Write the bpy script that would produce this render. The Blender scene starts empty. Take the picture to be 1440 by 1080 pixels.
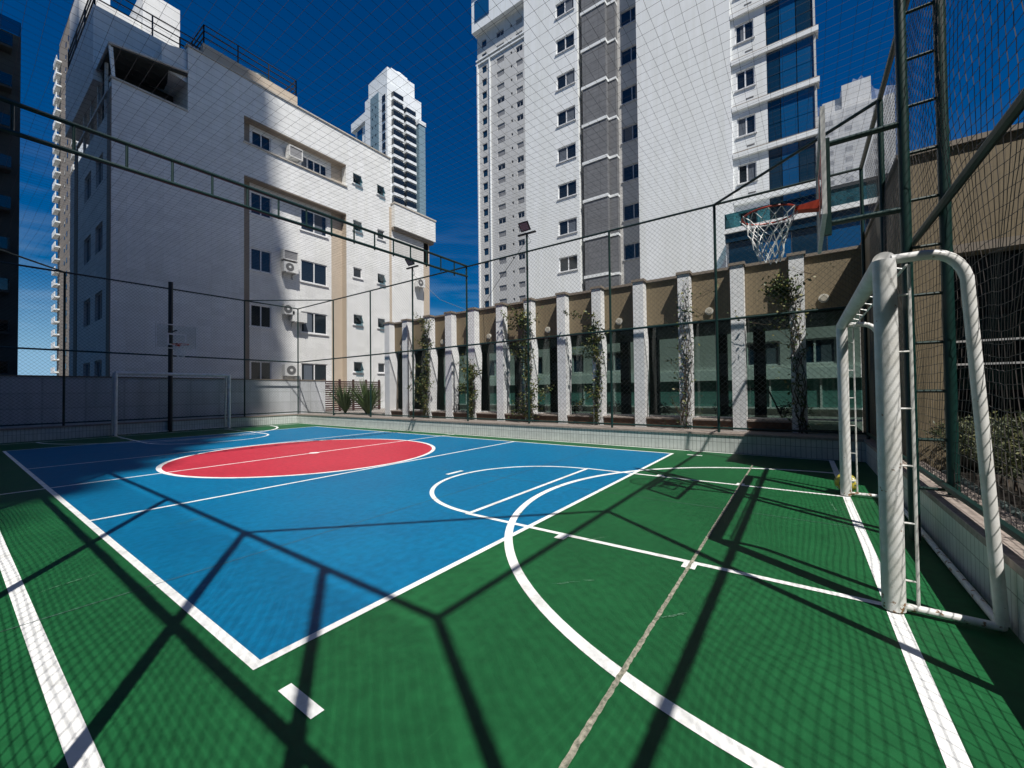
import bpy, math, random
from mathutils import Vector, Matrix
R = math.radians
random.seed(7)
scene = bpy.context.scene
col = scene.collection

# ------------------------------------------------------------------ materials
def mat(name, color, rough=0.6, streak=0.0, chips=None, metallic=0.0, spec=0.5, noise=0.0, nscale=4.0, bump=0.0, bscale=60.0, color2=None,
        tile=None, grout=0.75, alpha=None, coat=0.0, detail=6.0):
    m = bpy.data.materials.new(name); m.use_nodes = True
    nt = m.node_tree; N = nt.nodes; L = nt.links
    b = N['Principled BSDF']
    b.inputs['Base Color'].default_value = (*color, 1)
    b.inputs['Roughness'].default_value = rough
    b.inputs['Metallic'].default_value = metallic
    b.inputs['Specular IOR Level'].default_value = spec
    if coat: b.inputs['Coat Weight'].default_value = coat
    out = None
    tc = N.new('ShaderNodeTexCoord')
    if noise > 0:
        n = N.new('ShaderNodeTexNoise'); n.inputs['Scale'].default_value = nscale; n.inputs['Detail'].default_value = detail
        n.inputs['Roughness'].default_value = 0.65
        L.new(tc.outputs['Object'], n.inputs['Vector'])
        ramp = N.new('ShaderNodeValToRGB')
        c2 = color2 or tuple(c * (1 - noise) for c in color)
        ramp.color_ramp.elements[0].position = 0.3; ramp.color_ramp.elements[0].color = (*c2, 1)
        ramp.color_ramp.elements[1].position = 0.68; ramp.color_ramp.elements[1].color = (*color, 1)
        L.new(n.outputs['Fac'], ramp.inputs['Fac']); out = ramp.outputs['Color']
    if tile:
        tw, th, ax = tile
        mp = N.new('ShaderNodeMapping')
        if ax == 'Y':   # wall in a plane X = const: use (y, z)
            sep = N.new('ShaderNodeSeparateXYZ'); cmb = N.new('ShaderNodeCombineXYZ')
            L.new(tc.outputs['Object'], sep.inputs[0]); L.new(sep.outputs['Y'], cmb.inputs['X']); L.new(sep.outputs['Z'], cmb.inputs['Y'])
            vec = cmb.outputs[0]
        else:
            sep = N.new('ShaderNodeSeparateXYZ'); cmb = N.new('ShaderNodeCombineXYZ')
            L.new(tc.outputs['Object'], sep.inputs[0]); L.new(sep.outputs['X'], cmb.inputs['X']); L.new(sep.outputs['Z'], cmb.inputs['Y'])
            vec = cmb.outputs[0]
        br = N.new('ShaderNodeTexBrick'); br.offset = 0.0
        br.inputs['Scale'].default_value = 1.0
        br.inputs['Brick Width'].default_value = tw; br.inputs['Row Height'].default_value = th
        br.inputs['Mortar Size'].default_value = min(tw, th) * 0.05
        br.inputs['Color1'].default_value = (1, 1, 1, 1); br.inputs['Color2'].default_value = (.9, .9, .9, 1)
        br.inputs['Mortar'].default_value = (grout, grout, grout, 1)
        L.new(vec, br.inputs['Vector'])
        mx = N.new('ShaderNodeMix'); mx.data_type = 'RGBA'; mx.blend_type = 'MULTIPLY'; mx.inputs['Factor'].default_value = 1
        if out: L.new(out, mx.inputs['A'])
        else: mx.inputs['A'].default_value = (*color, 1)
        L.new(br.outputs['Color'], mx.inputs['B']); out = mx.outputs['Result']
    if streak > 0:
        m1 = N.new('ShaderNodeMapping'); m1.inputs['Scale'].default_value = (1.6, 1.6, .09)
        s1 = N.new('ShaderNodeTexNoise'); s1.inputs['Scale'].default_value = 1.5; s1.inputs['Detail'].default_value = 8; s1.inputs['Roughness'].default_value = .7
        L.new(tc.outputs['Object'], m1.inputs['Vector']); L.new(m1.outputs[0], s1.inputs['Vector'])
        rs = N.new('ShaderNodeValToRGB'); rs.color_ramp.elements[0].position = .33; rs.color_ramp.elements[1].position = .6
        q = 1 - streak; rs.color_ramp.elements[0].color = (q, q, q*.97, 1); rs.color_ramp.elements[1].color = (1, 1, 1, 1)
        L.new(s1.outputs['Fac'], rs.inputs['Fac'])
        m3 = N.new('ShaderNodeMix'); m3.data_type = 'RGBA'; m3.blend_type = 'MULTIPLY'; m3.inputs['Factor'].default_value = 1
        if out: L.new(out, m3.inputs['A'])
        else: m3.inputs['A'].default_value = (*color, 1)
        L.new(rs.outputs[0], m3.inputs['B']); out = m3.outputs['Result']
    if chips:
        s2 = N.new('ShaderNodeTexNoise'); s2.inputs['Scale'].default_value = 26; s2.inputs['Detail'].default_value = 7
        L.new(tc.outputs['Object'], s2.inputs['Vector'])
        sp_ = N.new('ShaderNodeSeparateXYZ'); L.new(tc.outputs['Object'], sp_.inputs[0])
        mz = N.new('ShaderNodeMapRange'); mz.inputs['From Min'].default_value = 0; mz.inputs['From Max'].default_value = .16; mz.inputs['To Min'].default_value = .15; mz.inputs['To Max'].default_value = 0
        L.new(sp_.outputs['Z'], mz.inputs['Value'])
        ad = N.new('ShaderNodeMath'); ad.operation = 'ADD'; L.new(s2.outputs['Fac'], ad.inputs[0]); L.new(mz.outputs[0], ad.inputs[1])
        rc = N.new('ShaderNodeValToRGB'); rc.color_ramp.elements[0].position = .69; rc.color_ramp.elements[1].position = .73
        L.new(ad.outputs[0], rc.inputs['Fac'])
        m4 = N.new('ShaderNodeMix'); m4.data_type = 'RGBA'; L.new(rc.outputs[0], m4.inputs['Factor'])
        if out: L.new(out, m4.inputs['A'])
        else: m4.inputs['A'].default_value = (*color, 1)
        m4.inputs['B'].default_value = (*chips, 1); out = m4.outputs['Result']
    if out: L.new(out, b.inputs['Base Color'])
    if bump > 0:
        n2 = N.new('ShaderNodeTexNoise'); n2.inputs['Scale'].default_value = bscale; n2.inputs['Detail'].default_value = 4
        L.new(tc.outputs['Object'], n2.inputs['Vector'])
        bp = N.new('ShaderNodeBump'); bp.inputs['Strength'].default_value = bump; bp.inputs['Distance'].default_value = 0.01
        L.new(n2.outputs['Fac'], bp.inputs['Height']); L.new(bp.outputs['Normal'], b.inputs['Normal'])
    return m

def glass_mat(name, tint, refl=0.12, rough=0.02):
    m = bpy.data.materials.new(name); m.use_nodes = True
    nt = m.node_tree; N = nt.nodes; L = nt.links
    for n in list(N):
        if n.type != 'OUTPUT_MATERIAL': N.remove(n)
    o = [n for n in N if n.type == 'OUTPUT_MATERIAL'][0]
    t = N.new('ShaderNodeBsdfTransparent'); t.inputs['Color'].default_value = (*tint, 1)
    g = N.new('ShaderNodeBsdfGlossy'); g.inputs['Roughness'].default_value = rough
    f = N.new('ShaderNodeLayerWeight'); f.inputs['Blend'].default_value = .5
    pw = N.new('ShaderNodeMath'); pw.operation = 'POWER'; pw.inputs[1].default_value = 5; L.new(f.outputs['Facing'], pw.inputs[0])
    ma = N.new('ShaderNodeMath'); ma.operation = 'MULTIPLY_ADD'; ma.inputs[1].default_value = .8; ma.inputs[2].default_value = .03 + refl * .12
    mx = N.new('ShaderNodeMixShader')
    L.new(pw.outputs[0], ma.inputs[0]); L.new(ma.outputs[0], mx.inputs[0]); L.new(t.outputs[0], mx.inputs[1]); L.new(g.outputs[0], mx.inputs[2])
    L.new(mx.outputs[0], o.inputs['Surface'])
    return m

def court_paint(name, c, c2):
    """painted concrete: broad tone changes, fine grain, dull scuffs and a satin sheen"""
    m = bpy.data.materials.new(name); m.use_nodes = True
    nt = m.node_tree; N = nt.nodes; L = nt.links; b = N['Principled BSDF']
    tc = N.new('ShaderNodeTexCoord')
    n1 = N.new('ShaderNodeTexNoise'); n1.inputs['Scale'].default_value = 0.9; n1.inputs['Detail'].default_value = 8; n1.inputs['Roughness'].default_value = .7
    n2 = N.new('ShaderNodeTexNoise'); n2.inputs['Scale'].default_value = 14; n2.inputs['Detail'].default_value = 6
    mp = N.new('ShaderNodeMapping'); mp.inputs['Scale'].default_value = (1.2, 9, 1); mp.inputs['Rotation'].default_value = (0, 0, .5)
    n3 = N.new('ShaderNodeTexNoise'); n3.inputs['Scale'].default_value = 2.3; n3.inputs['Detail'].default_value = 9; n3.inputs['Roughness'].default_value = .75
    L.new(tc.outputs['Object'], n1.inputs['Vector']); L.new(tc.outputs['Object'], n2.inputs['Vector'])
    L.new(tc.outputs['Object'], mp.inputs['Vector']); L.new(mp.outputs[0], n3.inputs['Vector'])
    r1 = N.new('ShaderNodeValToRGB'); r1.color_ramp.elements[0].position = .32; r1.color_ramp.elements[1].position = .7
    r1.color_ramp.elements[0].color = (*c2, 1); r1.color_ramp.elements[1].color = (*c, 1)
    L.new(n1.outputs['Fac'], r1.inputs['Fac'])
    r2 = N.new('ShaderNodeValToRGB'); r2.color_ramp.elements[0].position = .35; r2.color_ramp.elements[1].position = .65
    r2.color_ramp.elements[0].color = (.80, .80, .80, 1); r2.color_ramp.elements[1].color = (1, 1, 1, 1)
    L.new(n2.outputs['Fac'], r2.inputs['Fac'])
    mx = N.new('ShaderNodeMix'); mx.data_type = 'RGBA'; mx.blend_type = 'MULTIPLY'; mx.inputs['Factor'].default_value = 1
    L.new(r1.outputs[0], mx.inputs['A']); L.new(r2.outputs[0], mx.inputs['B'])
    r3 = N.new('ShaderNodeValToRGB'); r3.color_ramp.elements[0].position = .60; r3.color_ramp.elements[1].position = .76
    r3.color_ramp.elements[0].color = (0, 0, 0, 1); r3.color_ramp.elements[1].color = (.35, .35, .35, 1)
    L.new(n3.outputs['Fac'], r3.inputs['Fac'])
    mx2 = N.new('ShaderNodeMix'); mx2.data_type = 'RGBA'; mx2.blend_type = 'MIX'
    L.new(r3.outputs[0], mx2.inputs['Factor']); L.new(mx.outputs['Result'], mx2.inputs['A'])
    mx2.inputs['B'].default_value = (*[min(1, v * 1.5 + .02) for v in c], 1)
    L.new(mx2.outputs['Result'], b.inputs['Base Color'])
    rr = N.new('ShaderNodeMapRange'); rr.inputs['To Min'].default_value = .42; rr.inputs['To Max'].default_value = .62
    L.new(n1.outputs['Fac'], rr.inputs['Value']); L.new(rr.outputs[0], b.inputs['Roughness'])
    b.inputs['Specular IOR Level'].default_value = .17
    bp = N.new('ShaderNodeBump'); bp.inputs['Strength'].default_value = .12; bp.inputs['Distance'].default_value = .004
    n4 = N.new('ShaderNodeTexNoise'); n4.inputs['Scale'].default_value = 160
    L.new(tc.outputs['Object'], n4.inputs['Vector']); L.new(n4.outputs['Fac'], bp.inputs['Height']); L.new(bp.outputs[0], b.inputs['Normal'])
    return m

def worn_line(name):
    m = bpy.data.materials.new(name); m.use_nodes = True
    nt = m.node_tree; N = nt.nodes; L = nt.links; b = N['Principled BSDF']
    tc = N.new('ShaderNodeTexCoord')
    n1 = N.new('ShaderNodeTexNoise'); n1.inputs['Scale'].default_value = 3.5; n1.inputs['Detail'].default_value = 10; n1.inputs['Roughness'].default_value = .7
    L.new(tc.outputs['Object'], n1.inputs['Vector'])
    r = N.new('ShaderNodeValToRGB'); e = r.color_ramp.elements
    e[0].position = .3; e[0].color = (.5, .5, .47, 1); e[1].position = .5; e[1].color = (.78, .78, .76, 1)
    L.new(n1.outputs['Fac'], r.inputs['Fac']); L.new(r.outputs[0], b.inputs['Base Color'])
    b.inputs['Roughness'].default_value = .55; b.inputs['Specular IOR Level'].default_value = .3
    return m

M = dict(
    green=court_paint('green paint', (.013, .112, .036), (.009, .080, .026)),
    blue=court_paint('blue paint', (.0015, .158, .315), (.001, .122, .262)),
    red=court_paint('red paint', (.52, .040, .065), (.44, .030, .05)),
    line=worn_line('white line paint'),
    joint=mat('joint filler', (.42, .38, .3), .9, noise=.8, nscale=45, color2=(.06, .08, .05)),
    joint_thin=mat('thin joint', (.1, .16, .15), .9, noise=.6, nscale=12),
    ground=mat('asphalt ground', (.12, .12, .11), .9, noise=.3),
    deck=mat('deck stone', (.3, .27, .24), .8, noise=.35, nscale=8),
    curb=mat('glazed curb tile X', (.62, .65, .62), .35, tile=(.075, .2, 'Y'), grout=.35, noise=.18, nscale=6),
    curbx=mat('glazed curb tile Y', (.62, .65, .62), .35, tile=(.075, .2, 'X'), grout=.35, noise=.18, nscale=6),
    cap=mat('curb coping stone', (.36, .3, .26), .8, noise=.4, nscale=18),
    wall=mat('painted block wall', (.62, .64, .66), .8, noise=.12, nscale=2.5, tile=(.9, .45, 'X'), grout=.8, streak=.22),
    steel=mat('dark green enamel steel', (.005, .032, .027), .38, noise=.35, nscale=9, spec=.5),
    steel_dark=mat('dark enamel steel', (.010, .014, .018), .5),
    wire=mat('coated fence wire', (.03, .045, .045), .5),
    net=mat('weathered net cord', (.12, .105, .095), .8),
    netup=mat('overhead net cord', (.035, .035, .04), .8),
    white_metal=mat('white enamel steel', (.74, .74, .73), .38, chips=(.22, .12, .06), noise=.12, nscale=9, color2=(.55, .54, .5)),
    rim=mat('orange red rim', (.42, .045, .02), .4),
    hoopnet=mat('white hoop cord', (.7, .7, .68), .8),
    board=mat('backboard edge', (.6, .6, .58), .5, noise=.3, nscale=20),
    acrylic=glass_mat('clear backboard sheet', (.93, .95, .95)),
    tile_w=mat('white facing tile wall', (.80, .80, .79), .55, noise=.1, nscale=1.2, tile=(.6, .3, 'X'), grout=.9, bump=.1, streak=.07),
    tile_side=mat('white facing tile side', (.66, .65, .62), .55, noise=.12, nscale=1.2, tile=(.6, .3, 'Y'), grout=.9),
    plaster=mat('white tower plaster', (.82, .84, .84), .7, noise=.06, nscale=.8, streak=.10),
    plaster2=mat('pale grey tower plaster', (.58, .57, .55), .75, noise=.08, nscale=.5, streak=.10),
    beige=mat('beige plaster', (.50, .42, .33), .75, noise=.1, nscale=3),
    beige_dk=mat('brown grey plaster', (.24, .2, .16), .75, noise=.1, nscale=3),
    beige_band=mat('sand coping', (.5, .46, .4), .7, noise=.15, nscale=5),
    grey_clad=mat('grey stone cladding', (.185, .19, .20), .7, noise=.25, nscale=3, tile=(1.1, .45, 'Y'), grout=.7),
    stripe=mat('ribbed beige panel', (.225, .175, .105), .7, noise=.12, nscale=14, tile=(.045, .6, 'Y'), grout=.62),
    stripex=mat('ribbed beige panel side', (.24, .19, .12), .7, noise=.12, nscale=14, tile=(.045, .6, 'X'), grout=.62),
    fin=mat('white mosaic fin', (.84, .85, .85), .5, noise=.1, nscale=9, tile=(.1, .1, 'Y'), grout=.8),
    dark=mat('dark paint and shade tone', (.03, .034, .032), .7),
    darkfloor=mat('dark gallery floor', (.06, .055, .05), .5, noise=.4),
    wood=mat('dark red brown timber', (.07, .03, .028), .6, noise=.4, nscale=12),
    box=mat('brown planter board', (.16, .085, .05), .7, noise=.5, nscale=10),
    alu=mat('window frame aluminium', (.5, .5, .5), .4, metallic=.2),
    alu_w=mat('white window frame', (.75, .75, .75), .4),
    pane=mat('dark window glass', (.012, .018, .024), .06, spec=.8),
    pane2=mat('window glass with painted sky tint', (.02, .045, .075), .05, spec=1.0),  # sky reflection put into the glass as a bluish base colour
    pane3=mat('window glass over pale room', (.045, .05, .05), .1, spec=.8, noise=.5, nscale=1.2),
    pane_b=mat('blue curtain wall glass', (.006, .075, .20), .06, spec=.7),
    pane_bd=mat('dark blue curtain wall glass', (.006, .03, .06), .06, spec=.8),
    shutter=mat('grey roller shutter', (.24, .24, .245), .7, tile=(5, .09, 'Y'), grout=.75),
    curtain=mat('grey blue curtain', (.10, .12, .15), .9, tile=(.09, 9, 'X'), grout=.5),
    teal=mat('teal glazed panel', (.16, .34, .31), .3, noise=.15, nscale=3, tile=(4, .16, 'Y'), grout=.7),
    bluegrey=mat('blue grey render', (.17, .26, .31), .7, noise=.08, nscale=.4),
    glass_t=glass_mat('green tinted glazing', (.45, .55, .52), refl=.2),
    glass_bal=glass_mat('blue green balcony glass', (.22, .42, .46), refl=.6),
    ac=mat('air conditioner casing', (.68, .68, .66), .5, noise=.12, nscale=8),
    grille=mat('fan grille', (.12, .12, .12), .5),
    lens=mat('lamp glass', (.25, .26, .27), .2),
    lampw=mat('wall lamp diffuser', (.55, .53, .47), .5),
    wrap=None,
    leaf_g=mat('green leaf', (.075, .12, .03), .55, noise=.5, nscale=30),
    leaf_y=mat('yellow green leaf', (.20, .19, .045), .55, noise=.5, nscale=30),
    leaf_d=mat('dark leaf', (.02, .035, .015), .6, noise=.4, nscale=30),
    leaf_h=mat('dark olive leaf', (.045, .06, .018), .6, noise=.5, nscale=30),
    leaf_hy=mat('straw olive leaf', (.12, .12, .035), .6, noise=.5, nscale=30),
    leaf_a=mat('strap leaf', (.085, .14, .035), .5, noise=.5, nscale=8),
    bark=mat('vine bark', (.10, .075, .055), .9, noise=.4, nscale=30),
    soil=mat('soil', (.035, .028, .02), .95, noise=.5, nscale=12),
    stone=mat('edging stone', (.10, .14, .13), .7, noise=.4, nscale=20),
    ball_y=mat('yellow ball panel', (.50, .42, .05), .45, noise=.2, nscale=10),
    ball_d=mat('grey ball panel', (.10, .14, .12), .45),
    ball_w=mat('white ball panel', (.6, .6, .55), .45),
    tank=mat('dark blue water tank', (.01, .04, .06), .3),
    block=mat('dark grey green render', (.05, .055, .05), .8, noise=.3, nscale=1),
    cream=mat('cream wall', (.6, .56, .48), .8, noise=.1),
)
def wrap_mat():
    m = bpy.data.materials.new('white scaffold mesh'); m.use_nodes = True
    nt = m.node_tree; N = nt.nodes; L = nt.links; b = N['Principled BSDF']
    b.inputs['Base Color'].default_value = (.7, .7, .7, 1); b.inputs['Roughness'].default_value = .9
    tc = N.new('ShaderNodeTexCoord'); n = N.new('ShaderNodeTexNoise'); n.inputs['Scale'].default_value = .25; n.inputs['Detail'].default_value = 5
    L.new(tc.outputs['Object'], n.inputs['Vector'])
    mr = N.new('ShaderNodeMapRange'); mr.inputs['From Min'].default_value = .3; mr.inputs['From Max'].default_value = .7
    mr.inputs['To Min'].default_value = .15; mr.inputs['To Max'].default_value = .42
    L.new(n.outputs['Fac'], mr.inputs['Value']); L.new(mr.outputs[0], b.inputs['Alpha'])
    return m
M['wrap'] = wrap_mat()

# ------------------------------------------------------------------ helpers
class MB:
    def __init__(self): self.v = []; self.f = []; self.mi = []; self.cur = 0; self.mats = []
    def use(self, m):
        if m not in self.mats: self.mats.append(m)
        self.cur = self.mats.index(m); return self
    def add(self, vs, fs):
        k = len(self.v); self.v += [tuple(p) for p in vs]
        for f in fs: self.f.append(tuple(i + k for i in f)); self.mi.append(self.cur)
    def box(self, x0, x1, y0, y1, z0, z1):
        x0, x1 = sorted((x0, x1)); y0, y1 = sorted((y0, y1)); z0, z1 = sorted((z0, z1))
        self.add([(x0,y0,z0),(x1,y0,z0),(x1,y1,z0),(x0,y1,z0),(x0,y0,z1),(x1,y0,z1),(x1,y1,z1),(x0,y1,z1)],
                 [(0,3,2,1),(4,5,6,7),(0,1,5,4),(1,2,6,5),(2,3,7,6),(3,0,4,7)]); return self
    def hexa(self, P):   # 8 points ordered like box
        self.add(P, [(0,3,2,1),(4,5,6,7),(0,1,5,4),(1,2,6,5),(2,3,7,6),(3,0,4,7)]); return self
    def quad(self, a, b, c, d): self.add([a, b, c, d], [(0, 1, 2, 3)]); return self
    def tube(self, pts, r, n=8, caps=True, closed=False):
        pts = [Vector(p) for p in pts]; rings = []; N = len(pts)
        prev = None
        for i, p in enumerate(pts):
            if closed: t = pts[(i + 1) % N] - pts[i - 1]
            elif i == 0: t = pts[1] - p
            elif i == N - 1: t = p - pts[i - 1]
            else: t = (pts[i + 1] - p).normalized() + (p - pts[i - 1]).normalized()
            t.normalize()
            if prev is None:
                a = Vector((0, 0, 1)) if abs(t.z) < .9 else Vector((1, 0, 0))
                u = t.cross(a).normalized()
            else:
                u = prev - t * prev.dot(t)
                u.normalize()
            prev = u; w = t.cross(u)
            rr = r[i] if isinstance(r, (list, tuple)) else r
            rings.append([p + (u * math.cos(2 * math.pi * k / n) + w * math.sin(2 * math.pi * k / n)) * rr for k in range(n)])
        vs = [q for ring in rings for q in ring]; fs = []
        M_ = N if closed else N - 1
        for i in range(M_):
            j = (i + 1) % N
            for k in range(n):
                fs.append((i * n + k, i * n + (k + 1) % n, j * n + (k + 1) % n, j * n + k))
        if caps and not closed:
            fs.append(tuple(range(n))[::-1]); fs.append(tuple((N - 1) * n + k for k in range(n)))
        self.add(vs, fs); return self
    def disc(self, c, axis, r, n=20, thick=.03):
        c = Vector(c); a = Vector(axis).normalized(); self.tube([c, c + a * thick], r, n); return self
    def build(self, name, m=None, parent=None, smooth=False, xf=None):
        me = bpy.data.meshes.new(name)
        vs = self.v if xf is None else [tuple(xf @ Vector(p)) for p in self.v]
        me.from_pydata(vs, [], self.f)
        if self.mats:
            for x in self.mats: me.materials.append(x)
            me.polygons.foreach_set('material_index', self.mi)
        elif m is not None: me.materials.append(m)
        if smooth:
            me.polygons.foreach_set('use_smooth', [True] * len(me.polygons))
            try: me.set_sharp_from_angle(angle=R(40))
            except Exception: pass
        me.update()
        o = bpy.data.objects.new(name, me); col.objects.link(o)
        if parent is not None: o.parent = parent; o.matrix_parent_inverse = Matrix.Translation(-parent.location) if parent.location.length else Matrix()
        return o

def tag(o, label=None, cat=None, group=None, kind=None):
    if label: o['label'] = label
    if cat: o['category'] = cat
    if group: o['group'] = group
    if kind: o['kind'] = kind
    return o
def empty(name, loc, label, cat, group=None):
    o = bpy.data.objects.new(name, None); col.objects.link(o); o.location = loc
    o.empty_display_size = .2
    return tag(o, label, cat, group)
def part(name, mb, m, parent, label=None, smooth=False):
    o = mb.build(name, m, parent, smooth)
    if label: o['label'] = label
    return o
def struct(name, mb, m, label=None):
    o = mb.build(name, m); o['kind'] = 'structure'
    if label: o['label'] = label
    return o
def copy_tree(o, parent=None):
    c = o.copy(); col.objects.link(c)
    if parent is not None: c.parent = parent
    for ch in list(o.children):
        k = copy_tree(ch, c)
    return c

class Frame:
    """a wall plane: u along, z up, d outwards"""
    def __init__(s, o, u, n): s.o = Vector(o); s.u = Vector(u).normalized(); s.n = Vector(n).normalized()
    def p(s, u, z, d=0): return s.o + s.u * u + s.n * d + Vector((0, 0, z))
    def box(s, mb, u0, u1, z0, z1, d0, d1):
        P = [s.p(u0,z0,d1),s.p(u1,z0,d1),s.p(u1,z0,d0),s.p(u0,z0,d0),s.p(u0,z1,d1),s.p(u1,z1,d1),s.p(u1,z1,d0),s.p(u0,z1,d0)]
        mb.hexa(P)
def facade(mb, fr, u0, u1, z0, z1, holes, depth=.15, d=0.0):
    us = sorted({u0, u1, *[min(max(h[0], u0), u1) for h in holes], *[min(max(h[1], u0), u1) for h in holes]})
    zs = sorted({z0, z1, *[min(max(h[2], z0), z1) for h in holes], *[min(max(h[3], z0), z1) for h in holes]})
    for i in range(len(us) - 1):
        for j in range(len(zs) - 1):
            cu = (us[i] + us[i+1]) / 2; cz = (zs[j] + zs[j+1]) / 2
            if any(h[0] < cu < h[1] and h[2] < cz < h[3] for h in holes): continue
            mb.quad(fr.p(us[i], zs[j], d), fr.p(us[i+1], zs[j], d), fr.p(us[i+1], zs[j+1], d), fr.p(us[i], zs[j+1], d))
    for h in holes:
        a, b, c, e = h[:4]; dp = h[4] if len(h) > 4 else depth
        mb.quad(fr.p(a,c,d), fr.p(a,e,d), fr.p(a,e,d-dp), fr.p(a,c,d-dp))
        mb.quad(fr.p(b,c,d-dp), fr.p(b,e,d-dp), fr.p(b,e,d), fr.p(b,c,d))
        mb.quad(fr.p(a,e,d), fr.p(b,e,d), fr.p(b,e,d-dp), fr.p(a,e,d-dp))
        mb.quad(fr.p(a,c,d-dp), fr.p(b,c,d-dp), fr.p(b,c,d), fr.p(a,c,d))
WR = random.Random(99)
def window(parent, fr, u0, u1, z0, z1, d=-.1, n=2, fm=None, gm=None, fw=.05, sill=False, curtain=None, shut=0.0, name='window', label=None):
    mb = MB()
    t = .05
    fr.box(mb, u0, u1, z0, z0+fw, d, d+t); fr.box(mb, u0, u1, z1-fw, z1, d, d+t)
    fr.box(mb, u0, u0+fw, z0+fw, z1-fw, d, d+t); fr.box(mb, u1-fw, u1, z0+fw, z1-fw, d, d+t)
    for k in range(1, n):
        uc = u0 + (u1-u0)*k/n; fr.box(mb, uc-fw*.55, uc+fw*.55, z0+fw, z1-fw, d+.002, d+t+.004)
    if sill: fr.box(mb, u0-.08, u1+.08, z0-.07, z0-.002, d, -d*0+.07)
    w = mb.build(name, fm or M['alu'], parent)
    if label: w['label'] = label
    g = MB(); fr.box(g, u0+fw*.4, u1-fw*.4, z0+fw*.4, z1-fw*.4, d-.01, d+.02)
    g.build('pane', gm or (M['pane'] if WR.random() < .6 else WR.choice((M['pane2'], M['pane3']))), w)
    if not curtain and not shut and n > 1 and WR.random() < .45:
        a_ = WR.choice((.04, .5)); curtain = (a_, a_ + WR.uniform(.15, .42))
    if curtain:
        c = MB(); fr.box(c, u0+(u1-u0)*curtain[0], u0+(u1-u0)*curtain[1], z0+fw, z1-fw, d+.021, d+.03)
        c.build('curtain', M['curtain'], w)
    if shut > 0:
        c = MB(); fr.box(c, u0+fw, u1-fw, z1-fw-(z1-z0-2*fw)*shut, z1-fw, d+.022, d+.06)
        c.build('shutter', M['shutter'], w)
    return w

# ------------------------------------------------------------------ court numbers
W, HALF, A6, FARL = 7.447, 6.323, 3.771, 13.0
CX = W / 2
G0, G1 = -2.448, 15.1
S0, S1 = -.545, 7.99
XL, XR, YN, YF = -.90, 8.15, -2.95, 15.75     # cage planes
ZT, ZM, ZB = 4.95, 2.62, .42

# ------------------------------------------------------------------ ground and court
g = MB(); g.quad((-1500,-1500,-.06),(1500,-1500,-.06),(1500,1500,-.06),(-1500,1500,-.06)); struct('ground', g, M['ground'])
g = MB(); g.box(-1.3, 8.08, -2.9, 15.66, -.05, 0); struct('court_floor', g, M['green'])
g = MB(); g.quad((0,0,.0010),(W,0,.0010),(W,FARL,.0010),(0,FARL,.0010)); struct('blue_court_area', g, M['blue'])
g = MB(); n = 96; cr = 2.45
g.add([(CX, HALF, .0018)] + [(CX + cr*math.cos(2*math.pi*k/n), HALF + cr*math.sin(2*math.pi*k/n), .0018) for k in range(n)], [(0, k+1, (k+1) % n + 1) for k in range(n)])
struct('red_centre_circle', g, M['red'])
g = MB()
lz = [.0026]
def rect(x0, x1, y0, y1):
    z = lz[0]; lz[0] += .00003
    g.quad((x0,y0,z),(x1,y0,z),(x1,y1,z),(x0,y1,z))
def arc(cx, cy, r, a0, a1, w, n=72):
    z = lz[0]; lz[0] += .00003
    for k in range(n):
        t0 = a0 + (a1-a0)*k/n; t1 = a0 + (a1-a0)*(k+1)/n
        g.quad((cx+(r-w/2)*math.cos(t0), cy+(r-w/2)*math.sin(t0), z), (cx+(r+w/2)*math.cos(t0), cy+(r+w/2)*math.sin(t0), z),
               (cx+(r+w/2)*math.cos(t1), cy+(r+w/2)*math.sin(t1), z), (cx+(r-w/2)*math.cos(t1), cy+(r-w/2)*math.sin(t1), z))
w = .05
rect(-.012, w-.012, -.012, FARL); rect(W-w, W, -.012, FARL); rect(-.012, W, -.012, w-.012); rect(0, W, FARL-w, FARL)
rect(0, W, A6-w/2, A6+w/2); rect(0, W, 2*HALF-A6-w/2, 2*HALF-A6+w/2)
rect(S0, S1, HALF-w/2, HALF+w/2)
w = .07
rect(S0-w/2, S0+w/2, G0, G1); rect(S1-w/2, S1+.02, G0, G1); rect(-.9, S1, G0-w/2, G0+w/2); rect(S0, S1, G1-w/2, G1+w/2)
arc(CX, HALF, 2.47, 0, 2*math.pi, .075, 120)
arc(CX, HALF, .05, 0, 2*math.pi, .1, 24)
for s, gy in ((1, G0), (-1, G1)):
    fy = .75 if s > 0 else 2*HALF-.75
    arc(3.70, gy, 3.0, 0 if s > 0 else math.pi, math.pi if s > 0 else 2*math.pi, .07)
    arc(CX, fy, 1.40, 0 if s > 0 else math.pi, math.pi if s > 0 else 2*math.pi, .055)
    rect(CX-1.45, CX+1.45, fy-.025, fy+.025)
    rect(CX-1.45, CX-1.40, min(fy, gy), max(fy, gy)); rect(CX+1.40, CX+1.45, min(fy, gy), max(fy, gy))
    for dy in (1.06, 2.08):
        y = gy + s*dy
        rect(CX-1.54, CX-1.451, y-.04, y+.05); rect(CX+1.451, CX+1.54, y-.04, y+.05)
rect(-.01, .045, -.50, -.24); rect(W-.06, W, -.52, -.26); rect(CX-.12, CX+.22, 2.30, 2.37)
struct('court_markings', g, M['line'])
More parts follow.
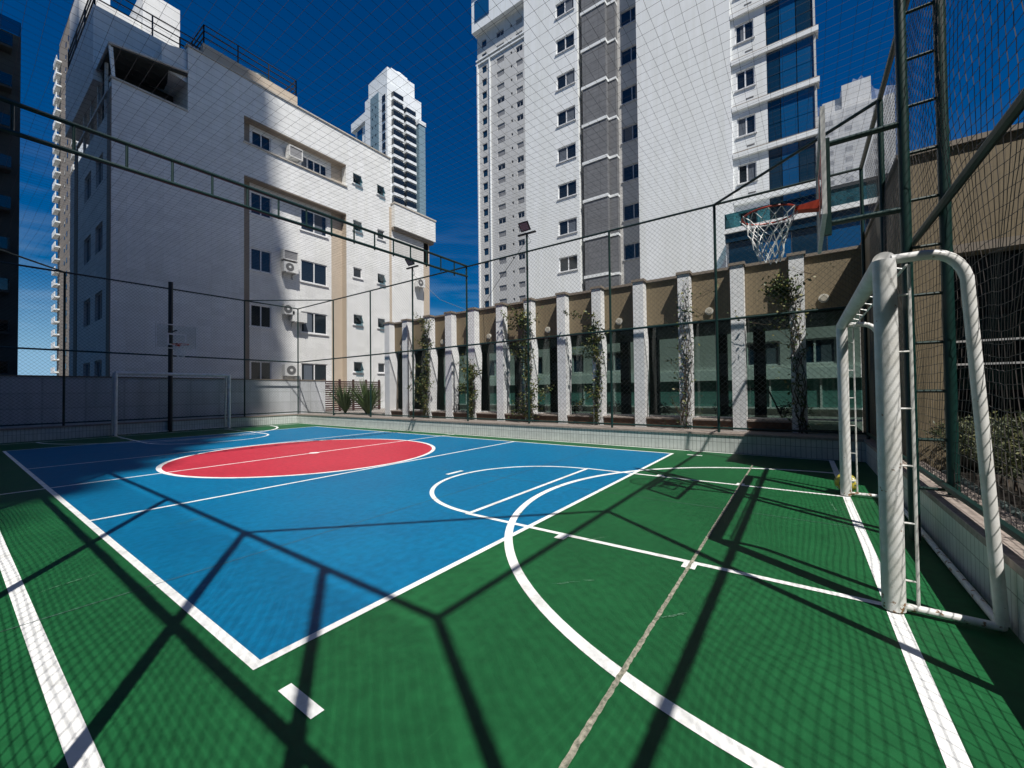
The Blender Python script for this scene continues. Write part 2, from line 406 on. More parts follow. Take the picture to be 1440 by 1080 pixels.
# expansion joints
g = MB(); yy = -1.385
rnd = random.Random(3); xs = -.9; pts = []
while xs < 6.9: pts.append(xs); xs += .025
wA = [.009+rnd.random()*.005 for _ in pts]; wB = [.009+rnd.random()*.005 for _ in pts]
for i, (a, b) in enumerate(zip(pts[:-1], pts[1:])):
    g.quad((a, yy-wA[i], .0046), (b, yy-wA[i+1], .0046), (b, yy+wB[i+1], .0046), (a, yy+wB[i], .0046))
struct('expansion_joint', g, M['joint'])
g = MB()
for (a, b, c, d, z) in ((-.9, 1.43, 8.05, 1.49, .0047), ):
    g.quad((a, b-.003, z), (c, d-.003, z), (c, d+.003, z), (a, b+.003, z))
g.quad((3.865,-2.8,.0048),(3.871,-2.8,.0048),(3.871,3.0,.0048),(3.865,3.0,.0048))
g.quad((-.9,10.62,.0047),(8.05,10.62,.0047),(8.05,10.628,.0047),(-.9,10.628,.0047))
struct('thin_floor_joints', g, M['joint_thin'])
# scuffs of pale paint
g = MB(); rnd = random.Random(11)
for cx, cy, L_, a in ((1.55,-.82,.22,-.75),(2.35,-.62,.2,-.6),(1.5,-1.45,.12,-.7),(-.35,1.95,.3,.3),(.6,2.9,.4,.2),(4.6,-2.3,.35,.1),(2.6,.3,.06,0)):
    for k in range(14):
        t = rnd.uniform(-.5, .5)*L_; x = cx+t*math.cos(a)+rnd.uniform(-.005,.005); y = cy+t*math.sin(a)+rnd.uniform(-.008,.008)
        l = rnd.uniform(.006,.05); h = rnd.uniform(.0005,.0012); aa = a+rnd.uniform(-.25,.25)
        u = Vector((math.cos(aa), math.sin(aa), 0))*l; v = Vector((-math.sin(aa), math.cos(aa), 0))*h; c = Vector((x, y, .0051))
        g.quad(c-u-v, c+u-v, c+u+v, c-u+v)
struct('paint_scuffs', g, mat('pale scuff', (.12, .26, .16), .8))

# deck around, behind the curbs
g = MB(); g.box(8.42, 13.9, -3.0, 24, -.05, .36); g.box(-3, 8.42, 15.98, 24, -.05, .34); struct('deck', g, M['deck'])

# ------------------------------------------------------------------ low curb walls
def curb(name, label, x0, x1, y0, y1, h, m, ov):
    t = empty(name, ((x0+x1)/2, (y0+y1)/2, 0), label, 'low wall', 'low tiled curb walls round the court')
    b = MB(); b.box(x0, x1, y0, y1, -.04, h); part('tiled_face', b, m, t)
    c = MB(); c.box(x0-ov[0], x1+ov[1], y0-ov[2], y1+ov[3], h+.002, h+.045); part('coping', c, M['cap'], t)
curb('low_wall', 'white tiled low wall running below the row of white fins', 8.06, 8.42, -3.2, 15.98, .335, M['curb'], (.02, 0, 0, 0))
curb('low_wall', 'low tiled wall behind the far goal, under the pale boundary wall', -.9, 8.055, 15.64, 15.98, .34, M['curbx'], (0, 0, .02, 0))
curb('low_wall', 'low tiled wall right behind the near goal, with leaf shadows on its stone top', -1.3, 8.055, -3.18, -2.90, .34, M['curbx'], (0, 0, 0, .02))

# ------------------------------------------------------------------ chain link fences
def link_wires(mb, plane, c, u0, u1, z0, z1, pitch=.105, r=.0021):
    H = z1 - z0
    def P(u, z, off): return (c+off, u, z) if plane == 'X' else (u, c+off, z)
    for s in (1, -1):
        k = u0 - H if s > 0 else u0
        end = u1 if s > 0 else u1 + H
        while k < end:
            a0, a1 = k, k + s*H
            za, zb = z0, z1
            # clip in u
            lo, hi = sorted((a0, a1))
            ua, ub = a0, a1
            if s > 0:
                if ua < u0: za = z0 + (u0-ua); ua = u0
                if ub > u1: zb = z1 - (ub-u1); ub = u1
            else:
                if ua > u1: za = z0 + (ua-u1); ua = u1
                if ub < u0: zb = z1 - (u0-ub); ub = u0
            if zb - za > .02: mb.tube([P(ua, za, .003*s), P(ub, zb, .003*s)], r, 3, caps=False)
            k += pitch
def fence(name, label, plane, c, u0, u1, posts, zt=ZT, zb=ZB, thick=(), r=.026, zm=ZM, wire=True, mw=None, rails=(ZT, ZM)):
    t = empty(name, (c, u0, 0) if plane == 'X' else (u0, c, 0), label, 'fence', 'tall fence frames round the court')
    P = (lambda u, z: (c, u, z)) if plane == 'X' else (lambda u, z: (u, c, z))
    for u in posts:
        rr = .055 if u in thick else r
        b = MB(); b.tube([P(u, 0.0 if u in thick else zb-.04), P(u, zt)], rr, 10); part('post', b, M['steel'], t, smooth=True)
    for z in rails:
        b = MB(); b.tube([P(u0, z if z == ZT else zm), P(u1, z if z == ZT else zm)], r*.92, 8); part('rail', b, M['steel'], t, smooth=True)
    b = MB(); b.tube([P(u0, zb+.05), P(u1, zb+.05)], r*.75, 8); part('bottom_rail', b, M['steel'], t, smooth=True)
    if wire:
        b = MB(); link_wires(b, plane, c, u0, u1, zb+.05, zt, r=mw or .0021); part('chain_link_mesh', b, M['wire'], t)
    return t
fr_ = fence('chain_link_fence', 'long chain link fence between the court and the white finned building', 'X', XR, YN, YF, [YN, -.7, 1.52, 5.95, 10.6, 13.0, YF])
b = MB(); b.tube([(XR, -.7, ZT), (6.15, YN, ZT)], .024, 8); part('corner_brace', b, M['steel'], fr_, smooth=True)
b = MB(); b.tube([(XR, 13.0, ZT), (6.05, YF, ZT)], .02, 8); part('corner_brace', b, M['steel'], fr_, smooth=True)
fb = fence('chain_link_fence', 'chain link fence behind the far goal, in front of the pale boundary wall', 'Y', YF, XL, XR, [XL, 1.27, 6.07], r=.028, mw=.0024)
b = MB(); b.tube([(XL, 13.2, ZT), (1.27, YF, ZT)], .024, 8); part('corner_brace', b, M['steel'], fb, smooth=True)
fl = fence('chain_link_fence', 'chain link side fence beside the camera, seen by its shadow on the blue court', 'X', XL, YN, YF, [YN, -1.80, -.49, 1.64, 4.58, 7.6, 10.6, 13.2], r=.034, wire=False, zm=2.40)
b = MB(); b.tube([(XL, -.49, ZT), (1.5, YN, ZT)], .024, 8); part('corner_brace', b, M['steel'], fl, smooth=True)
fe = fence('net_fence', 'dark green pipe fence frame behind the near goal, hung with a net', 'Y', YN, XL, XR, [1.5, 6.15], r=.032, wire=False)

# nylon net hung on the end frame
def wavy_net(mb, x0, x1, z0, z1, y, dx=.066, dz=.074, r=.0021, amp=1.0, seed=0, swap=False):
    rnd = random.Random(seed); nx = int((x1-x0)/dx); nz = int((z1-z0)/dz)
    ph = [rnd.uniform(0, 6.28) for _ in range(8)]
    pts = {}
    for i in range(nx+1):
        for j in range(nz+1):
            X = x0 + i*dx; Z = z0 + j*dz; s = ((j/nz)*(1-j/nz)*4)
            bx = amp*s*(.05*math.sin(1.3*X+ph[0]+.9*Z)+.03*math.sin(3.1*X+1.7*Z+ph[1])+.012*math.sin(9*X+5*Z+ph[2]))
            by = amp*s*(.05*math.sin(.9*X+ph[3]+1.1*Z)+.03*math.sin(2.7*X-1.9*Z+ph[4]))
            bz = amp*s*(.03*math.sin(1.9*X+ph[5]+.7*Z)+.02*math.sin(4.1*X+ph[6]))
            k = 1 if (i+j) % 2 == 0 else -1
            pts[i, j] = (X + k*dx*.05 + bx*2.2 + rnd.uniform(-.004,.004), y + by, Z + bz + rnd.uniform(-.004,.004))
            if swap: q = pts[i, j]; pts[i, j] = (q[1], q[0], q[2])
    for i in range(nx+1):
        mb.tube([pts[i, j] for j in range(nz+1)], r, 3, caps=False)
    for i in range(nx):
        for j in range(nz+1):
            mb.tube([pts[i, j], pts[i+1, j]], r, 3, caps=False)
b = MB(); wavy_net(b, XL, XR, .42, ZT, YN-.05, dx=.074, dz=.078, r=.0023, seed=5)
tag(b.build('fence_net', M['net']), 'weathered brown knotted net sagging on the pipe frame behind the near goal', 'net')
b = MB(); wavy_net(b, YN, YF, .42, ZT, XL-.10, dx=.09, dz=.095, r=.0027, amp=.45, seed=8, swap=True)
tag(b.build('fence_net', M['net']), 'knotted net on the side fence beside the camera, casting its mesh shadow', 'net')
# overhead net
b = MB(); rnd = random.Random(9); st = .125
def oz(x, y): return ZT - .02 - .16*math.sin(math.pi*(x-XL)/(XR-XL))*abs(math.sin(math.pi*(y-5.92)/8.9))
x = XL
while x < XR:
    b.tube([(x+.01*math.sin(y*1.7+x*3), y, oz(x, y)) for y in [YN+(YF-YN)*k/24 for k in range(25)]], .0015, 3, caps=False); x += st
y = YN
while y < YF:
    b.tube([(x, y+.012*math.sin(x*2+y*5), oz(x, y)) for x in [XL+(XR-XL)*k/14 for k in range(15)]], .0015, 3, caps=False); y += st
tag(b.build('overhead_net', M['netup']), 'thin square net stretched like a roof over the whole court', 'net')
# roof truss
t = empty('roof_truss', (CX, 5.92, 4.7), 'dark green ladder truss crossing above the court from side to side', 'truss')
b = MB(); b.tube([(XL, 5.92, 4.93), (XR, 5.92, 4.96)], .032, 8); part('top_chord', b, M['steel'], t, smooth=True)
b = MB(); b.tube([(XL, 5.92, 4.55), (7.0, 5.92, 4.62), (XR, 5.92, 4.66)], .032, 8); part('bottom_chord', b, M['steel'], t, smooth=True)
for k in range(17):
    x = XL + .55 + k*.53
    if x > 8: break
    b = MB(); b.tube([(x, 5.92, 4.55), (x, 5.92, 4.94)], .018, 8); part('strut', b, M['steel'], t)

# ------------------------------------------------------------------ goals
def bend(p0, c, p1, n=6):
    p0, c, p1 = Vector(p0), Vector(c), Vector(p1)
    return [(1-k/n)**2*p0 + 2*(k/n)*(1-k/n)*c + (k/n)**2*p1 for k in range(n+1)]
def goal(label, gy, s, x0, x1, back, near):
    t = empty('soccer_goal', ((x0+x1)/2, gy, 0), label, 'goal', 'white tube futsal goals')
    r = .052; zc = 1.96
    for x in (x0, x1):
        b = MB(); b.tube([(x, gy, .012), (x, gy, zc)], r, 20); part('post', b, M['white_metal'], t, smooth=True)
    b = MB()
    b.tube([(x0-.0, gy, zc), (x1, gy, zc)], r*.985, 20)
    part('crossbar', b, M['white_metal'], t, smooth=True)
    for x in (x0, x1):
        b = MB(); yb = gy - s*back; yt = gy - s*back*.72
        pts = [(x, gy-s*.03, zc)] + bend((x, yt+s*.13, zc), (x, yt, zc), (x, yt-s*.03, zc-.15)) + [(x, yb, .05)]
        b.tube(pts, .027, 12); part('back_stay', b, M['white_metal'], t, smooth=True)
        b = MB(); b.tube([(x, gy-s*.04, .035), (x, yb, .035)], .02, 10); part('ground_bar', b, M['white_metal'], t, smooth=True)
        b = MB(); yr = gy - s*.10
        b.tube([(x, yr, .04), (x, yr, zc-.04)], .0075, 6)
        k = .18
        while k < zc-.05: b.tube([(x, gy-s*.04, k), (x, yr, k)], .006, 6); k += .315
        part('net_rail', b, M['white_metal'], t)
    b = MB(); b.tube([(x0, gy-s*back, .035), (x1, gy-s*back, .035)], .02, 10); part('rear_ground_bar', b, M['white_metal'], t, smooth=True)
    b = MB(); zr = zc - .03
    b.tube([(x0+.05, gy-s*.10, zr), (x1-.05, gy-s*.10, zr)], .0075, 6)
    k = x0+.15
    while k < x1-.05: b.tube([(k, gy-s*.04, zc-.01), (k, gy-s*.10, zr)], .006, 6); k += .31
    part('crossbar_rail', b, M['white_metal'], t)
goal('large white tube goal close to the camera, its bars crossed by net shadows', G0, 1, 2.252, 5.195, .40, True)
goal('small looking white goal in the shade at the far left end of the court', 15.2, -1, 2.28, 5.34, .36, False)

# ------------------------------------------------------------------ basketball hoops
def hoop_rim(t, cx, cy, cz, s, m=.225):
    b = MB(); n = 40
    b.tube([(cx+m*math.cos(2*math.pi*k/n), cy+m*math.sin(2*math.pi*k/n), cz) for k in range(n)], .009, 8, closed=True)
    part('rim', b, M['rim'], t, smooth=True)
    b = MB(); y0 = cy - s*.2; y1 = cy - s*.38
    b.hexa([(cx-.05, min(y0,y1), cz-.05), (cx+.05, min(y0,y1), cz-.05), (cx+.05, max(y0,y1), cz-.02), (cx-.05, max(y0,y1), cz-.02),
            (cx-.05, min(y0,y1), cz+.03), (cx+.05, min(y0,y1), cz+.03), (cx+.05, max(y0,y1), cz+.012), (cx-.05, max(y0,y1), cz+.012)])
    part('rim_bracket', b, M['rim'], t)
    b = MB(); rnd = random.Random(4); ns = 12; rows = 6
    P = {}
    for j in range(rows+1):
        rr = m*(1-.62*(j/rows)**.75) ; z = cz - .44*j/rows
        for k in range(ns):
            a = 2*math.pi*(k+.5*(j % 2))/ns
            q = rr*(1+rnd.uniform(-.1, .1))
            P[j, k] = (cx+q*math.cos(a), cy+q*math.sin(a), z+rnd.uniform(-.012, .012)*(j > 0))
    for j in range(rows):
        for k in range(ns):
            k2 = (k-1) % ns if j % 2 == 0 else (k+1) % ns
            b.tube([P[j, k], P[j+1, k]], .0042, 4, caps=False); b.tube([P[j, k], P[j+1, k2]], .0042, 4, caps=False)
    part('hoop_net', b, M['hoopnet'], t)
t = empty('basketball_hoop', (CX, -2.9, 0), 'green mast basketball hoop above the near goal, board seen edge on', 'basketball hoop', 'basketball hoops at each end')
X0 = 3.72
for y in (-2.775, -3.0):
    b = MB(); b.tube([(X0, y, .015 if y > -2.9 else .4), (X0, y, 5.6)], .036, 16); part('mast', b, M['steel'], t, smooth=True)
for k in range(14):
    z = .435 + k*.387
    b = MB(); b.tube([(X0, -2.775, z), (X0, -3.0, z)], .013, 8); part('rung', b, M['steel'], t, smooth=True)
for z in (2.70, 3.41):
    b = MB(); b.tube([(X0, -2.775, z), (X0, -2.27, z)], .024, 10); part('arm', b, M['steel'], t, smooth=True)
b = MB(); b.box(X0-.025, X0+.025, -2.30, -2.247, 2.60, 3.46); part('board_channel', b, M['steel'], t)
b = MB(); bw = .58
b.box(X0-bw, X0+bw, -2.245, -2.215, 3.41, 3.45); b.box(X0-bw, X0+bw, -2.245, -2.215, 2.60, 2.64)
b.box(X0-bw, X0-bw+.04, -2.245, -2.215, 2.64, 3.41); b.box(X0+bw-.04, X0+bw, -2.245, -2.215, 2.64, 3.41)
bdo = part('board_frame', b, M['board'], t)
b = MB(); b.box(X0-bw+.04, X0+bw-.04, -2.236, -2.228, 2.64, 3.41); b.build('clear_sheet', M['acrylic'], bdo)
b = MB()
for (a, c_, d, e) in ((-.26,.26,3.22,3.26),(-.26,.26,2.86,2.90),(-.26,-.22,2.9,3.22),(.22,.26,2.9,3.22)): b.box(X0+a, X0+c_, -2.2275, -2.2245, d, e)
b.build('target_square', M['rim'], bdo)
hoop_rim(t, X0+.02, -1.835, 2.90, 1)

t = empty('basketball_hoop', (CX, 15.6, 0), 'basketball hoop on a thick dark post above the far goal, small and in shade', 'basketball hoop', 'basketball hoops at each end')
b = MB(); b.tube([(3.72, 15.58, 0), (3.72, 15.58, 5.15)], .065, 14); part('post', b, M['steel_dark'], t)
b = MB()
for z in (2.98, 3.42): b.tube([(3.72, 15.5, z), (3.72, 14.95, z)], .02, 8)
part('arm', b, M['steel_dark'], t)
b = MB(); yb = 14.93
for (a, c_, d, e) in ((-.55,.55,2.80,2.83),(-.55,.55,3.58,3.61),(-.55,-.52,2.83,3.58),(.52,.55,2.83,3.58)): b.box(3.72+a, 3.72+c_, yb, yb+.03, d, e)
bf = part('board_frame', b, M['white_metal'], t)
b = MB(); b.box(3.2, 4.24, yb+.01, yb+.02, 2.83, 3.58); b.build('clear_sheet', M['acrylic'], bf)
b = MB()
for (a, c_, d, e) in ((-.26,.26,3.26,3.31),(-.26,.26,2.92,2.96),(-.26,-.21,2.96,3.26),(.21,.26,2.96,3.26)): b.box(3.72+a, 3.72+c_, yb-.006, yb-.002, d, e)
b.build('target_square', M['white_metal'], bf)
hoop_rim(t, 3.72, 14.55, 2.92, -1)

# ------------------------------------------------------------------ ball
def ball(cx, cy, r):
    b = MB(); n, m_ = 28, 18
    vs = []; 
    for j in range(m_+1):
        ph = math.pi*j/m_
        for i in range(n):
            th = 2*math.pi*i/n; vs.append((cx+r*math.sin(ph)*math.cos(th), cy+r*math.sin(ph)*math.sin(th), .014+r+r*math.cos(ph)))
    for mm in ('ball_y', 'ball_d', 'ball_w'): b.use(M[mm])
    k0 = len(b.v); b.v += vs
    for j in range(m_):
        for i in range(n):
            p = Vector(vs[j*n+i]) - Vector((cx, cy, .014+r)); p.normalize()
            v = math.sin(3.2*p.x+2*p.z)*math.cos(3.4*p.y-1.1*p.z)+.35*math.sin(5*p.z+3*p.x)
            b.f.append((k0+j*n+i, k0+(j+1)*n+i, k0+(j+1)*n+(i+1) % n, k0+j*n+(i+1) % n))
            b.mi.append(1 if -.1 < v < .1 else (2 if v > .75 else 0))
    o = b.build('soccer_ball', None, smooth=True)
    return tag(o, 'yellow and grey soccer ball lying behind the far post of the near goal', 'ball')
ball(5.36, -2.46, .11)

# ------------------------------------------------------------------ flood lamps
def flood(label, x, y, h, cable):
    t = empty('flood_lamp', (x, y, 0), label, 'flood lamp', 'flood lamps on poles along the right fence')
    b = MB(); b.tube([(x, y, .38), (x, y, h)], .028, 10); part('pole', b, M['steel'], t, smooth=True)
    b = MB(); b.box(x-.03, x+.03, y-.28, y+.28, h-.02, h+.02); part('cross_arm', b, M['steel_dark'], t)
    b = MB()
    # housing tilted towards the court
    c = Vector((x-.1, y, h+.17)); a = Vector((-.75, 0, -.66)).normalized(); u = Vector((0, 1, 0)); v = a.cross(u)
    def bx(mb, hw, hh, d0, d1, sc=1.0):
        P = []
        for dd, k in ((d0, 1), (d1, sc)):
            P += [c+a*dd-u*hw*k-v*hh*k, c+a*dd+u*hw*k-v*hh*k, c+a*dd+u*hw*k+v*hh*k, c+a*dd-u*hw*k+v*hh*k]
        mb.hexa(P)
    bx(b, .10, .08, -.08, .0, 1.45); bx(b, .15, .125, .001, .03)
    ho = part('lamp_housing', b, M['steel_dark'], t)
    b = MB(); bx(b, .12, .095, .0305, .034); b.build('lamp_glass', M['lens'], ho)
    b = MB()
    b.tube([(x, y-.03, h-.05), (x-.02, y-.14, h-.25), (x, y-.02, h-.3)], .006, 5)
    b.tube(cable, .006, 5)
    part('cable', b, M['steel_dark'], t)
flood('flood lamp on its pole standing in front of the pale high-rise towers', 8.3, 3.9, 5.5, [(8.3, 3.93, 5.3), (8.6, 5.2, 4.4), (9.2, 6.2, 3.95)])
flood('flood lamp on its pole in front of the left apartment house, beside the truss end', 8.3, 8.5, 5.45, [(8.3, 8.46, 5.2), (8.7, 7.6, 4.3), (9.2, 6.9, 3.95)])

# ------------------------------------------------------------------ gallery building with fins
t = empty('gallery_building', (9.2, 4.3, .36), 'low beige gallery with white fins standing along the right side of the court', 'building')
fins = [-2.02, -.98, .09, 1.13, 2.22, 3.25, 4.34, 5.36, 6.50, 7.50, 8.52, 9.69, 10.71]
PX = 9.2
b = MB(); b.box(PX, 12.0, -3.04, 10.95, 2.82, 3.86); part('panel_wall', b, M['stripe'], t)
b = MB(); b.box(PX-.05, 12.05, -3.04, 11.0, 3.862, 3.92); part('roof_coping', b, M['beige_dk'], t)
for i, y in enumerate(fins):
    b = MB(); hw = .125 if i < 8 else .145
    prof = [(8.95, .34), (8.95, 3.87), (PX-.003, 3.87), (PX-.003, 2.86), (9.30, 2.72), (9.32, 2.3), (9.26, 1.2), (9.24, .34)]
    vs = [(px, y-hw, z) for px, z in prof] + [(px, y+hw, z) for px, z in prof]; k = len(prof)
    fs = [tuple(range(k)), tuple(range(2*k-1, k-1, -1))] + [(q, k+q, k+(q+1) % k, (q+1) % k) for q in range(k)]
    b.add(vs, fs); f = part('fin', b, M['fin'], t)
    b = MB(); b.box(8.925, PX-.06, y-hw-.03, y+hw+.03, 3.872, 3.93); b.build('fin_cap', M['beige_dk'], f)
for y0, y1 in zip(fins[:-1], fins[1:]):
    b = MB(); b.box(9.45, 9.47, y0+.02, y1-.02, .62, 2.815); part('glazing', b, M['glass_t'], t)
    b = MB(); b.box(9.02, 9.42, y0+.14, y1-.14, .37, .55); part('planter_box', b, M['box'], t)
    b = MB(); b.box(8.98, 9.46, y0+.13, y1-.13, .552, .585); part('bench_slab', b, M['cap'], t)
b = MB(); b.box(9.45, 9.47, -3.0, fins[0]-.02, .4, 2.815); part('glazing', b, M['glass_t'], t)
for y in (-1.19, -.31, .55, 1.5, 2.38, 3.3, 4.9, 6.4, 8.0, 9.6):
    b = MB(); b.box(11.4, 11.6, y-.13, y+.13, .36, 2.815); part('inner_column', b, M['dark'], t)
for z in (.60,):
    b = MB(); b.box(9.44, 9.49, -3.0, 10.7, .585, .62); part('sill', b, M['alu_w'], t)
b = MB(); b.box(9.5, 12.0, 10.75, 10.95, .36, 2.815); part('end_wall', b, M['beige_dk'], t)
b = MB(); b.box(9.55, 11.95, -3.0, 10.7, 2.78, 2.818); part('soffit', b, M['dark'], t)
b = MB(); b.box(9.48, 12.0, -3.0, 10.7, .362, .40); part('gallery_floor', b, M['darkfloor'], t)
for px_y, z in ((10.1, 2.98), (8.0, 2.98), (5.95, 2.99), (3.8, 2.99), (1.7, 3.0), (-.4, 3.0), (-2.45, 3.0)):
    b = MB(); b.disc((PX, px_y, z), (-1, 0, 0), .085, 24, .035); l = part('wall_light', b, M['lampw'], t, smooth=True)
    b = MB(); b.disc((PX-.035, px_y, z), (-1, 0, 0), .06, 20, .012); b.build('diffuser', mat('lamp disc', (.4, .37, .3), .5), l)

# building seen through the gallery
t = empty('rear_building', (14, 4, 0), 'white building with teal panels seen through the gallery windows', 'building')
fr = Frame((14, 0, 0), (0, 1, 0), (-1, 0, 0))
wins = [(-2.9,-1.9),(-1.55,-.65),(3.3,4.2),(5.0,6.0),(6.9,7.9),(9.0,10.0)]
b = MB(); facade(b, fr, -4, 14, 1.85, 4.0, [(a, c_, 1.95, 2.7) for a, c_ in wins], .12); b.box(14.2, 20, -4, 14, 0, 3.99)
part('wall', b, M['plaster2'], t)
for a, c_ in wins: window(t, fr, a, c_, 1.95, 2.7, -.1, 2, M['alu_w'], M['pane_bd'])
b = MB(); fr.box(b, -4, 14, 1.52, 1.849, -.1, .12); part('ledge', b, M['plaster'], t)
b = MB(); fr.box(b, -4, 14, .68, 1.50, -.05, .0); part('teal_panel', b, M['teal'], t)
b = MB()
y = -3.8
while y < 14: fr.box(b, y, y+.05, .66, 1.515, .002, .05); y += 1.25
fr.box(b, -4, 14, .62, .67, .0, .06); part('panel_frame', b, M['alu_w'], t)
b = MB(); fr.box(b, -4, 14, .0, .615, -.1, -.01); part('plinth', b, M['plaster2'], t)
# handrail in the gallery
b = MB(); b.tube([(10.4,-1.75,.4),(10.6,-1.6,.75),(10.9,-1.4,1.2),(10.9,-1.1,1.25),(10.9,-.9,1.2),(10.9,-.85,.4)], .018, 8)
tag(b.build('handrail', M['steel_dark'], None, True), 'dark bent handrail inside the gallery at its right end', 'handrail')

# ------------------------------------------------------------------ corner building (right)
t = empty('corner_building', (5.7, -3.05, 0), 'beige ribbed building wing behind the near goal, at the right edge', 'building')
CH = 3.98
b = MB(); b.box(5.7, 9.9, -3.35, -3.05, -.05, CH-.06); b.box(5.70, 5.95, -3.44, -3.35, -.05, 2.81)
part('corner_wall', b, M['stripex'], t)
b = MB(); b.box(5.695, 5.9, -12, -3.052, 2.82, CH-.062); part('ribbed_wall', b, M['stripe'], t)
b = MB(); b.box(5.692, 5.69+.02, -3.44, -3.06, -.05, 2.815); part('ribbed_pier', b, M['stripe'], t)
b = MB(); b.box(5.66, 9.95, -12, -3.02, CH-.058, CH); part('roof_coping', b, M['beige_dk'], t)
b = MB(); b.box(5.68, 5.94, -12, -3.45, 2.72, 2.815); part('lintel', b, M['beige_dk'], t)
b = MB(); b.box(5.9, 5.92, -12, -3.45, .3, 2.715); part('glazing', b, M['glass_t'], t)
b = MB(); b.box(9.5, 9.6, -12, -3.4, -.05, 3.9); b.box(5.92, 9.5, -12, -3.4, -.05, .1); part('inner_wall', b, M['dark'], t)
b = MB()
for z in (1.74, 1.48): b.box(5.86, 5.895, -12, -3.46, z, z+.022)

part('glazing_bar', b, M['alu'], t)
b = MB(); b.box(5.925, 5.94, -12, -3.72, 2.1, 2.7); part('reflection_pane', b, M['pane2'], t)  # bluish sheet behind the glass, stands in for its reflections
b = MB(); b.box(6.2, 6.24, -12, -3.6, 1.2, 1.46); part('teal_panel', b, M['teal'], t)
b = MB(); b.box(6.5, 6.55, -12, -3.6, 1.77, 2.1); part('inner_shelf', b, M['bluegrey'], t)

# ------------------------------------------------------------------ planting
def leaf(mb, c, s, rnd, up=0.0, lng=1.7):
    d = Vector((rnd.gauss(0, 1), rnd.gauss(0, 1), rnd.gauss(up, .8))).normalized()
    e = d.cross(Vector((rnd.gauss(0, 1), rnd.gauss(0, 1), rnd.gauss(0, 1)))).normalized()
    c = Vector(c); mb.quad(c, c + d*s*lng*.5 + e*s*.5, c + d*s*lng, c + d*s*lng*.5 - e*s*.5)
def hedge():
    rnd = random.Random(21)
    t = empty('hedge', (2.2, -3.6, .3), 'shaggy green and yellow hedge behind the near goal and its low wall', 'hedge')
    for nm, mt, cnt in (('foliage', M['leaf_h'], 26000), ('foliage', M['leaf_hy'], 9000)):
        b = MB()
        for _ in range(cnt):
            x = rnd.uniform(-1.2, 5.6); 
            top = .98 + .10*math.sin(2.1*x+.4) + .06*math.sin(5.3*x+1) + .03*math.sin(13*x)
            yc = -3.55; ry = .33 + .05*math.sin(3.7*x)
            a = rnd.uniform(0, 2*math.pi); q = rnd.random()**.4
            y = yc + ry*q*math.cos(a); z = .72 + (top-.72)*q*math.sin(a) if math.sin(a) > 0 else .72 + .20*q*math.sin(a)
            if rnd.random() < .08: z += rnd.uniform(0, .1); y += rnd.uniform(-.08, .1)
            leaf(b, (x, y, z), rnd.uniform(.008, .016), rnd, .5, 4.2)
        part(nm, b, mt, t, 'yellow green new leaves' if mt is M['leaf_hy'] else None)
    b = MB()
    for k in range(40):
        x = -1.1 + k*.163; b.tube([(x, -3.6, .25), (x+rnd.uniform(-.1,.1), -3.6+rnd.uniform(-.15,.15), .8)], .012, 5)
    part('stems', b, M['bark'], t)
hedge()
g = MB(); g.box(-2, 5.68, -6, -3.19, -.05, .3); struct('planting_bed', g, M['soil'])
# edging stones
rnd = random.Random(2); proto = None
for k in range(24):
    x = .6 + k*.2
    if proto is None:
        b = MB(); n = 10
        b.tube([(-.085, 0, 0), (-.07, 0, 0), (0, 0, .004), (.07, 0, 0), (.085, 0, 0)], [.018, .035, .042, .035, .018], 10)
        o = b.build('edging_stone', M['stone'], None, True); proto = o
    else: o = proto.copy(); col.objects.link(o)
    o.location = (x, -3.27, .335); o.rotation_euler = (rnd.uniform(-.3, .3), 0, rnd.uniform(-.12, .12))
    tag(o, 'rounded dark green edging stone in the row between low wall and hedge', 'stone', 'edging stones along the low wall')

def vine(label, y, zt, dens, spread, seed, bare=False, bushy=None):
    rnd = random.Random(seed)
    t = empty('climbing_plant', (8.93, y, .37), label, 'climbing plant', 'climbing plants on the white fins')
    b = MB(); tips = []
    for s in range(4 if not bare else 6):
        p = Vector((8.92, y + rnd.uniform(-.12, .12), .36)); pts = [p.copy()]
        while p.z < zt - rnd.uniform(0, .6):
            p = p + Vector((rnd.uniform(-.02, .018), rnd.uniform(-.055, .055), rnd.uniform(.06, .12)))
            p.x = min(max(p.x, 8.86), 8.935); p.y += (y - p.y)*.12
            pts.append(p.copy()); tips.append(p.copy())
        if len(pts) < 2: continue
        b.tube(pts, [.011*(1-.7*k/len(pts)) for k in range(len(pts))], 5)
    for s in range(int(14*spread)):
        p = rnd.choice(tips).copy(); d = Vector((rnd.uniform(-.15, .02), rnd.choice((-1, 1))*rnd.uniform(.3, 1), rnd.uniform(-.1, .9))).normalized()
        pts = [p.copy()]
        for k in range(rnd.randint(4, 8)):
            d = (d + Vector((rnd.uniform(-.1,.05), rnd.uniform(-.35,.35), rnd.uniform(-.25,.35)))).normalized()
            p = p + d*.07; p.x = min(p.x, 8.93); pts.append(p.copy()); tips.append(p.copy())
        b.tube(pts, [.005*(1-.6*k/len(pts)) for k in range(len(pts))], 4)
    part('stems', b, M['bark'], t)
    for mt, fr__ in ((M['leaf_g'], .6), (M['leaf_y'], .4)):
        b = MB()
        for _ in range(int(1150*dens*fr__)):
            p = rnd.choice(tips); 
            if bushy and rnd.random() < .6: p = Vector((8.85, y + rnd.gauss(bushy[0], .13), rnd.gauss(bushy[1], .13)))
            q = p + Vector((rnd.uniform(-.06, 0), rnd.gauss(0, .05), rnd.gauss(0, .05))); q.x = min(q.x, 8.925)
            leaf(b, q, rnd.uniform(.03, .055), rnd)
        part('leaves', b, mt, t)
vine('bushy yellow green climber on the third fin from the far left end', 8.52, 3.7, 1.6, 2.2, 31)
